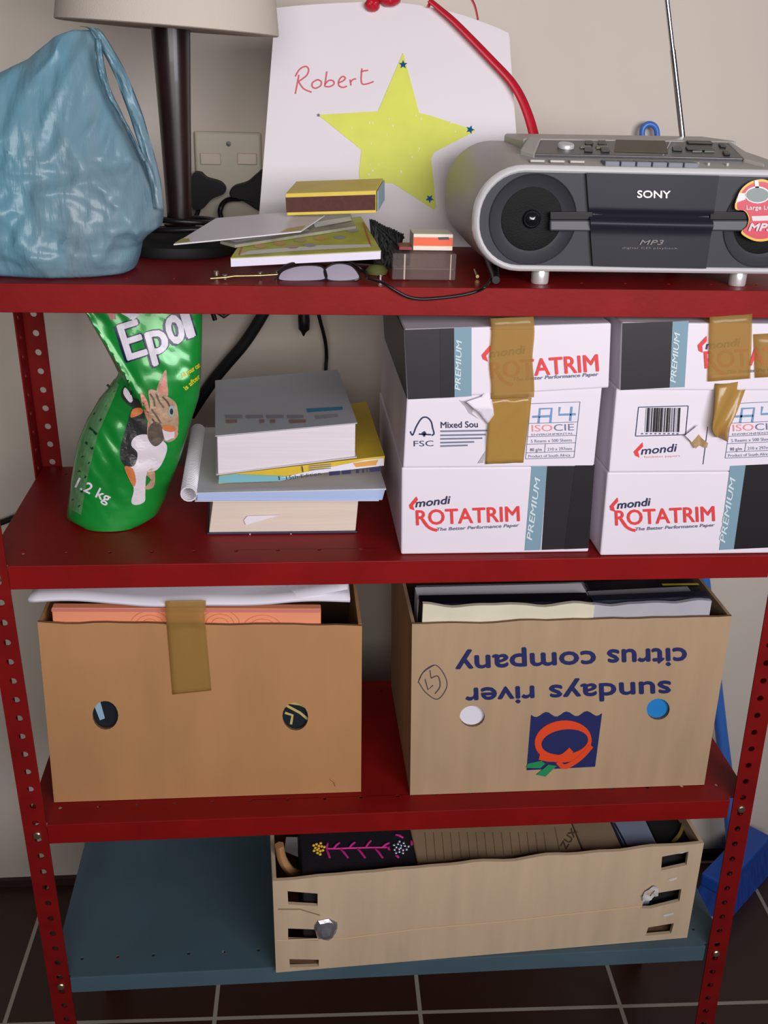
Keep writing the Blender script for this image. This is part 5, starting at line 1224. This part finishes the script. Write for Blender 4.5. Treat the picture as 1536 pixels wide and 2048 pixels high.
# hairbrush / black bristles
hbz = thing('hair_brush', (-.02, .11, Z1), 'black bristle brush poking out right of the booklet', 'brush')
m = MB(); m.tube(smoothpath([Vector((-.17, .145, Z1 + .0115)), Vector((-.10, .135, Z1 + .0115)), Vector((-.05, .125, Z1 + .012)), Vector((.005, .112, Z1 + .012))], 5), [.007 + .004 * min(1, i / 8) for i in range(16)], 10).build('handle', BLACK, hbz, smooth=60)
m = MB(); rnd = random.Random(5)
fan = [(742, 440), (752, 446), (765, 452), (778, 458), (792, 464), (806, 470)]
base = at(770, 525, .085)
for i in range(520):
    t = rnd.random(); j = min(int(t * 5), 4); k = t * 5 - j
    x = fan[j][0] + (fan[j + 1][0] - fan[j][0]) * k; y = fan[j][1] + (fan[j + 1][1] - fan[j][1]) * k + rnd.uniform(-3, 8)
    tipP = at(x + rnd.uniform(-4, 4), y, .10 + rnd.uniform(-.01, .012)); b_ = base + Vector((rnd.uniform(-.012, .018), rnd.uniform(-.0, .03), rnd.uniform(-.008, .016)))
    b_.z = max(b_.z, Z1 + .004); m.tube([b_, (b_ + tipP) / 2 + Vector((0, 0, .002)), tipP], [.0015, .0012, .0006], 4)
br_ = m.build('bristles', BLACKM, hbz); br_['kind'] = 'stuff'
# orange pack on a clear case
cc = thing('cassette_case', (.01, .07, Z1), 'clear plastic case standing at the shelf edge left of the radio', 'case')
a, b_ = atz(781, 553, Z1), atz(912, 553, Z1)
yq = .034; x0, x1 = at(784, 553, yq).x, at(911, 553, yq).x; zt_ = at(840, 507, yq).z
zt_ = max(zt_, Z1 + .022)
MB().box(x0, x1, yq, yq + .075, Z1 + .0006, zt_).build('shell', CLEARBOX, cc, bevel=.0012)
MB().box(x0 + .002, x1 - .002, yq + .002, yq + .073, Z1 + .011, Z1 + .0122).build('divider', CLEARBOX, cc)
MB().box(x0 + .012, x0 + .0135, yq + .0005, yq + .003, Z1 + .001, zt_ - .001).build('hinge_rib', mat('frosted_rib', (205, 195, 180), .3), cc)
MB().box(x1 - .006, x1 - .005, yq + .0005, yq + .003, Z1 + .001, zt_ - .001).build('hinge_rib', mat('frosted_rib', (205, 195, 180), .3), cc)
og = thing('film_pack', (.02, .08, zt_), 'small orange and white pack lying on the clear case', 'box')
yo = .050; ox0, ox1 = at(826, 498, yo).x, at(905, 498, yo).x; oz1 = at(860, 468, yo).z
oz0 = zt_ + .0006; oz1 = max(oz1, oz0 + .012)
MB().box(ox0, ox1, yo, yo + .034, oz0, oz1).build('pack', mat('cream_pack', (226, 216, 200), .45), og, bevel=.0006)
h_ = oz1 - oz0
m = MB(); m.add([(ox0 + .0002, yo - .0004, oz0 + h_ * .28), (ox1 - .0002, yo - .0004, oz0 + h_ * .28), (ox1 - .0002, yo - .0004, oz0 + h_ * .8), (ox0 + .0002, yo - .0004, oz0 + h_ * .8)], [(0, 1, 2, 3)]); m.build('orange_band', mat('orange_pack_band', (228, 92, 44), .45), og, recalc=False)
m = MB(); xx = ox0 + (ox1 - ox0) * .64; m.add([(xx, yo - .0008, oz0 + h_ * .66), (xx + .011, yo - .0008, oz0 + h_ * .68), (xx + .010, yo - .0008, oz0 + h_ * .84), (xx - .001, yo - .0008, oz0 + h_ * .82)], [(0, 1, 2, 3)]); m.build('dark_mark', mat('dark_pack_mark', (60, 56, 64), .5), og, recalc=False)
m = MB(); m.box(ox0 - .014, ox0 - .001, yo + .002, yo + .03, oz0, oz0 + .003); tag(m.build('red_card', mat('dark_red_card', (132, 30, 36), .5)), 'small dark red card on the clear case beside the orange pack', 'card')
# thin black lead looping over the shelf edge, ends by the radio
ed = -.006
lead = thing('earphone_lead', (.03, .0, Z1), 'thin black lead looping over the front edge of the top shelf', 'cable')
pts = [atz(735, 555, Z1 + .004), atz(765, 565, Z1 + .004), at(785, 577, ed), at(812, 592, ed), at(840, 598, ed), at(880, 596, ed), at(925, 590, ed), at(955, 582, ed), atz(972, 572, Z1 + .004), atz(985, 552, Z1 + .004), atz(985, 535, Z1 + .006), atz(978, 515, Z1 + .006)]
MB().tube(smoothpath(pts, 7), .0016, 8).build('lead', BLACK, lead, smooth=60)
MB().tube([atz(992, 560, Z1 + .006), atz(986, 535, Z1 + .007), atz(972, 505, Z1 + .007)], [.004, .006, .0045], 10).build('plug_end', BLACK, lead, smooth=60)
MB().tube([atz(950, 540, Z1 + .003), atz(955, 553, Z1 + .003)], .0018, 8).build('brass_tip', BRASS, lead, smooth=60)
kt = thing('key_tag', tuple(atz(757, 550, Z1)), 'olive-green tag with a silver tip beside the spectacles', 'tag')
MB().lathe([(0, .0005), (.011, .0005), (.012, .004), (.008, .009), (0, .010)], atz(753, 548, Z1), 20).build('tag', mat('olive_tag', (92, 98, 52), .5), kt, smooth=50)
MB().lathe([(0, 0), (.003, .0005), (.003, .005), (0, .006)], atz(760, 561, Z1 + .0005), 12).build('tip', CHROME, kt, smooth=50)

# ================================================================== blue broom against the wall
bm_ = thing('broom', (.69, .43, 0), 'blue broom standing on the floor behind the right upright, handle leaning on the wall', 'broom')
BLU = mat('blue_broom_plastic', (34, 84, 176), .35); BLUH = mat('blue_broom_handle', (62, 116, 200), .35)
h0, h1 = Vector((.703, .445, .075)), Vector((.405, .508, 1.30))
MB().tube([h0, h0.lerp(h1, .06), h0.lerp(h1, .22), h1], [.016, .0135, .011, .0105], 14).build('handle', BLUH, bm_, smooth=50)
lt = at(1299, 248, .508); ll, lr = at(1285, 280, .508), at(1315, 280, .508)
MB().tube(smoothpath([h1 + Vector((-.008, 0, -.01)), ll, ll.lerp(lt, .75) + Vector((-.0065, 0, 0)), lt, lr.lerp(lt, .75) + Vector((.0065, 0, 0)), lr, h1 + Vector((.008, 0, -.01))], 5), .0042, 8).build('hang_loop', BLUH, bm_, smooth=60)
ax = Vector((.75, .66, 0)).normalized(); sd = Vector((-.66, .75, 0)).normalized(); hc_ = Vector((.700, .432, 0))
def hbx(a0, a1, s0, s1, z0, z1, fl_=0):
    o_ = []
    for z, f_ in ((z0, fl_), (z1, 0)):
        o_.append([hc_ + ax * (a0 - f_) + sd * (s0 - f_), hc_ + ax * (a1 + f_) + sd * (s0 - f_), hc_ + ax * (a1 + f_) + sd * (s1 + f_), hc_ + ax * (a0 - f_) + sd * (s1 + f_)])
        for p in o_[-1]: p.z = z
    return MB().loft([o_[0], o_[1]])
hbx(-.095, .095, -.024, .024, .058, .085).build('head', BLU, bm_, bevel=.004)
hbx(-.09, .09, -.022, .022, .001, .058, .014).build('bristles', mat('blue_bristles', (30, 70, 160), .7, var=.3, scale=120, stretch=(1, 1, .08)), bm_)
hbx(-.108, -.102, -.036, .036, .001, .012).build('white_edge', mat('white_rubber_edge', (205, 205, 210), .5), bm_)
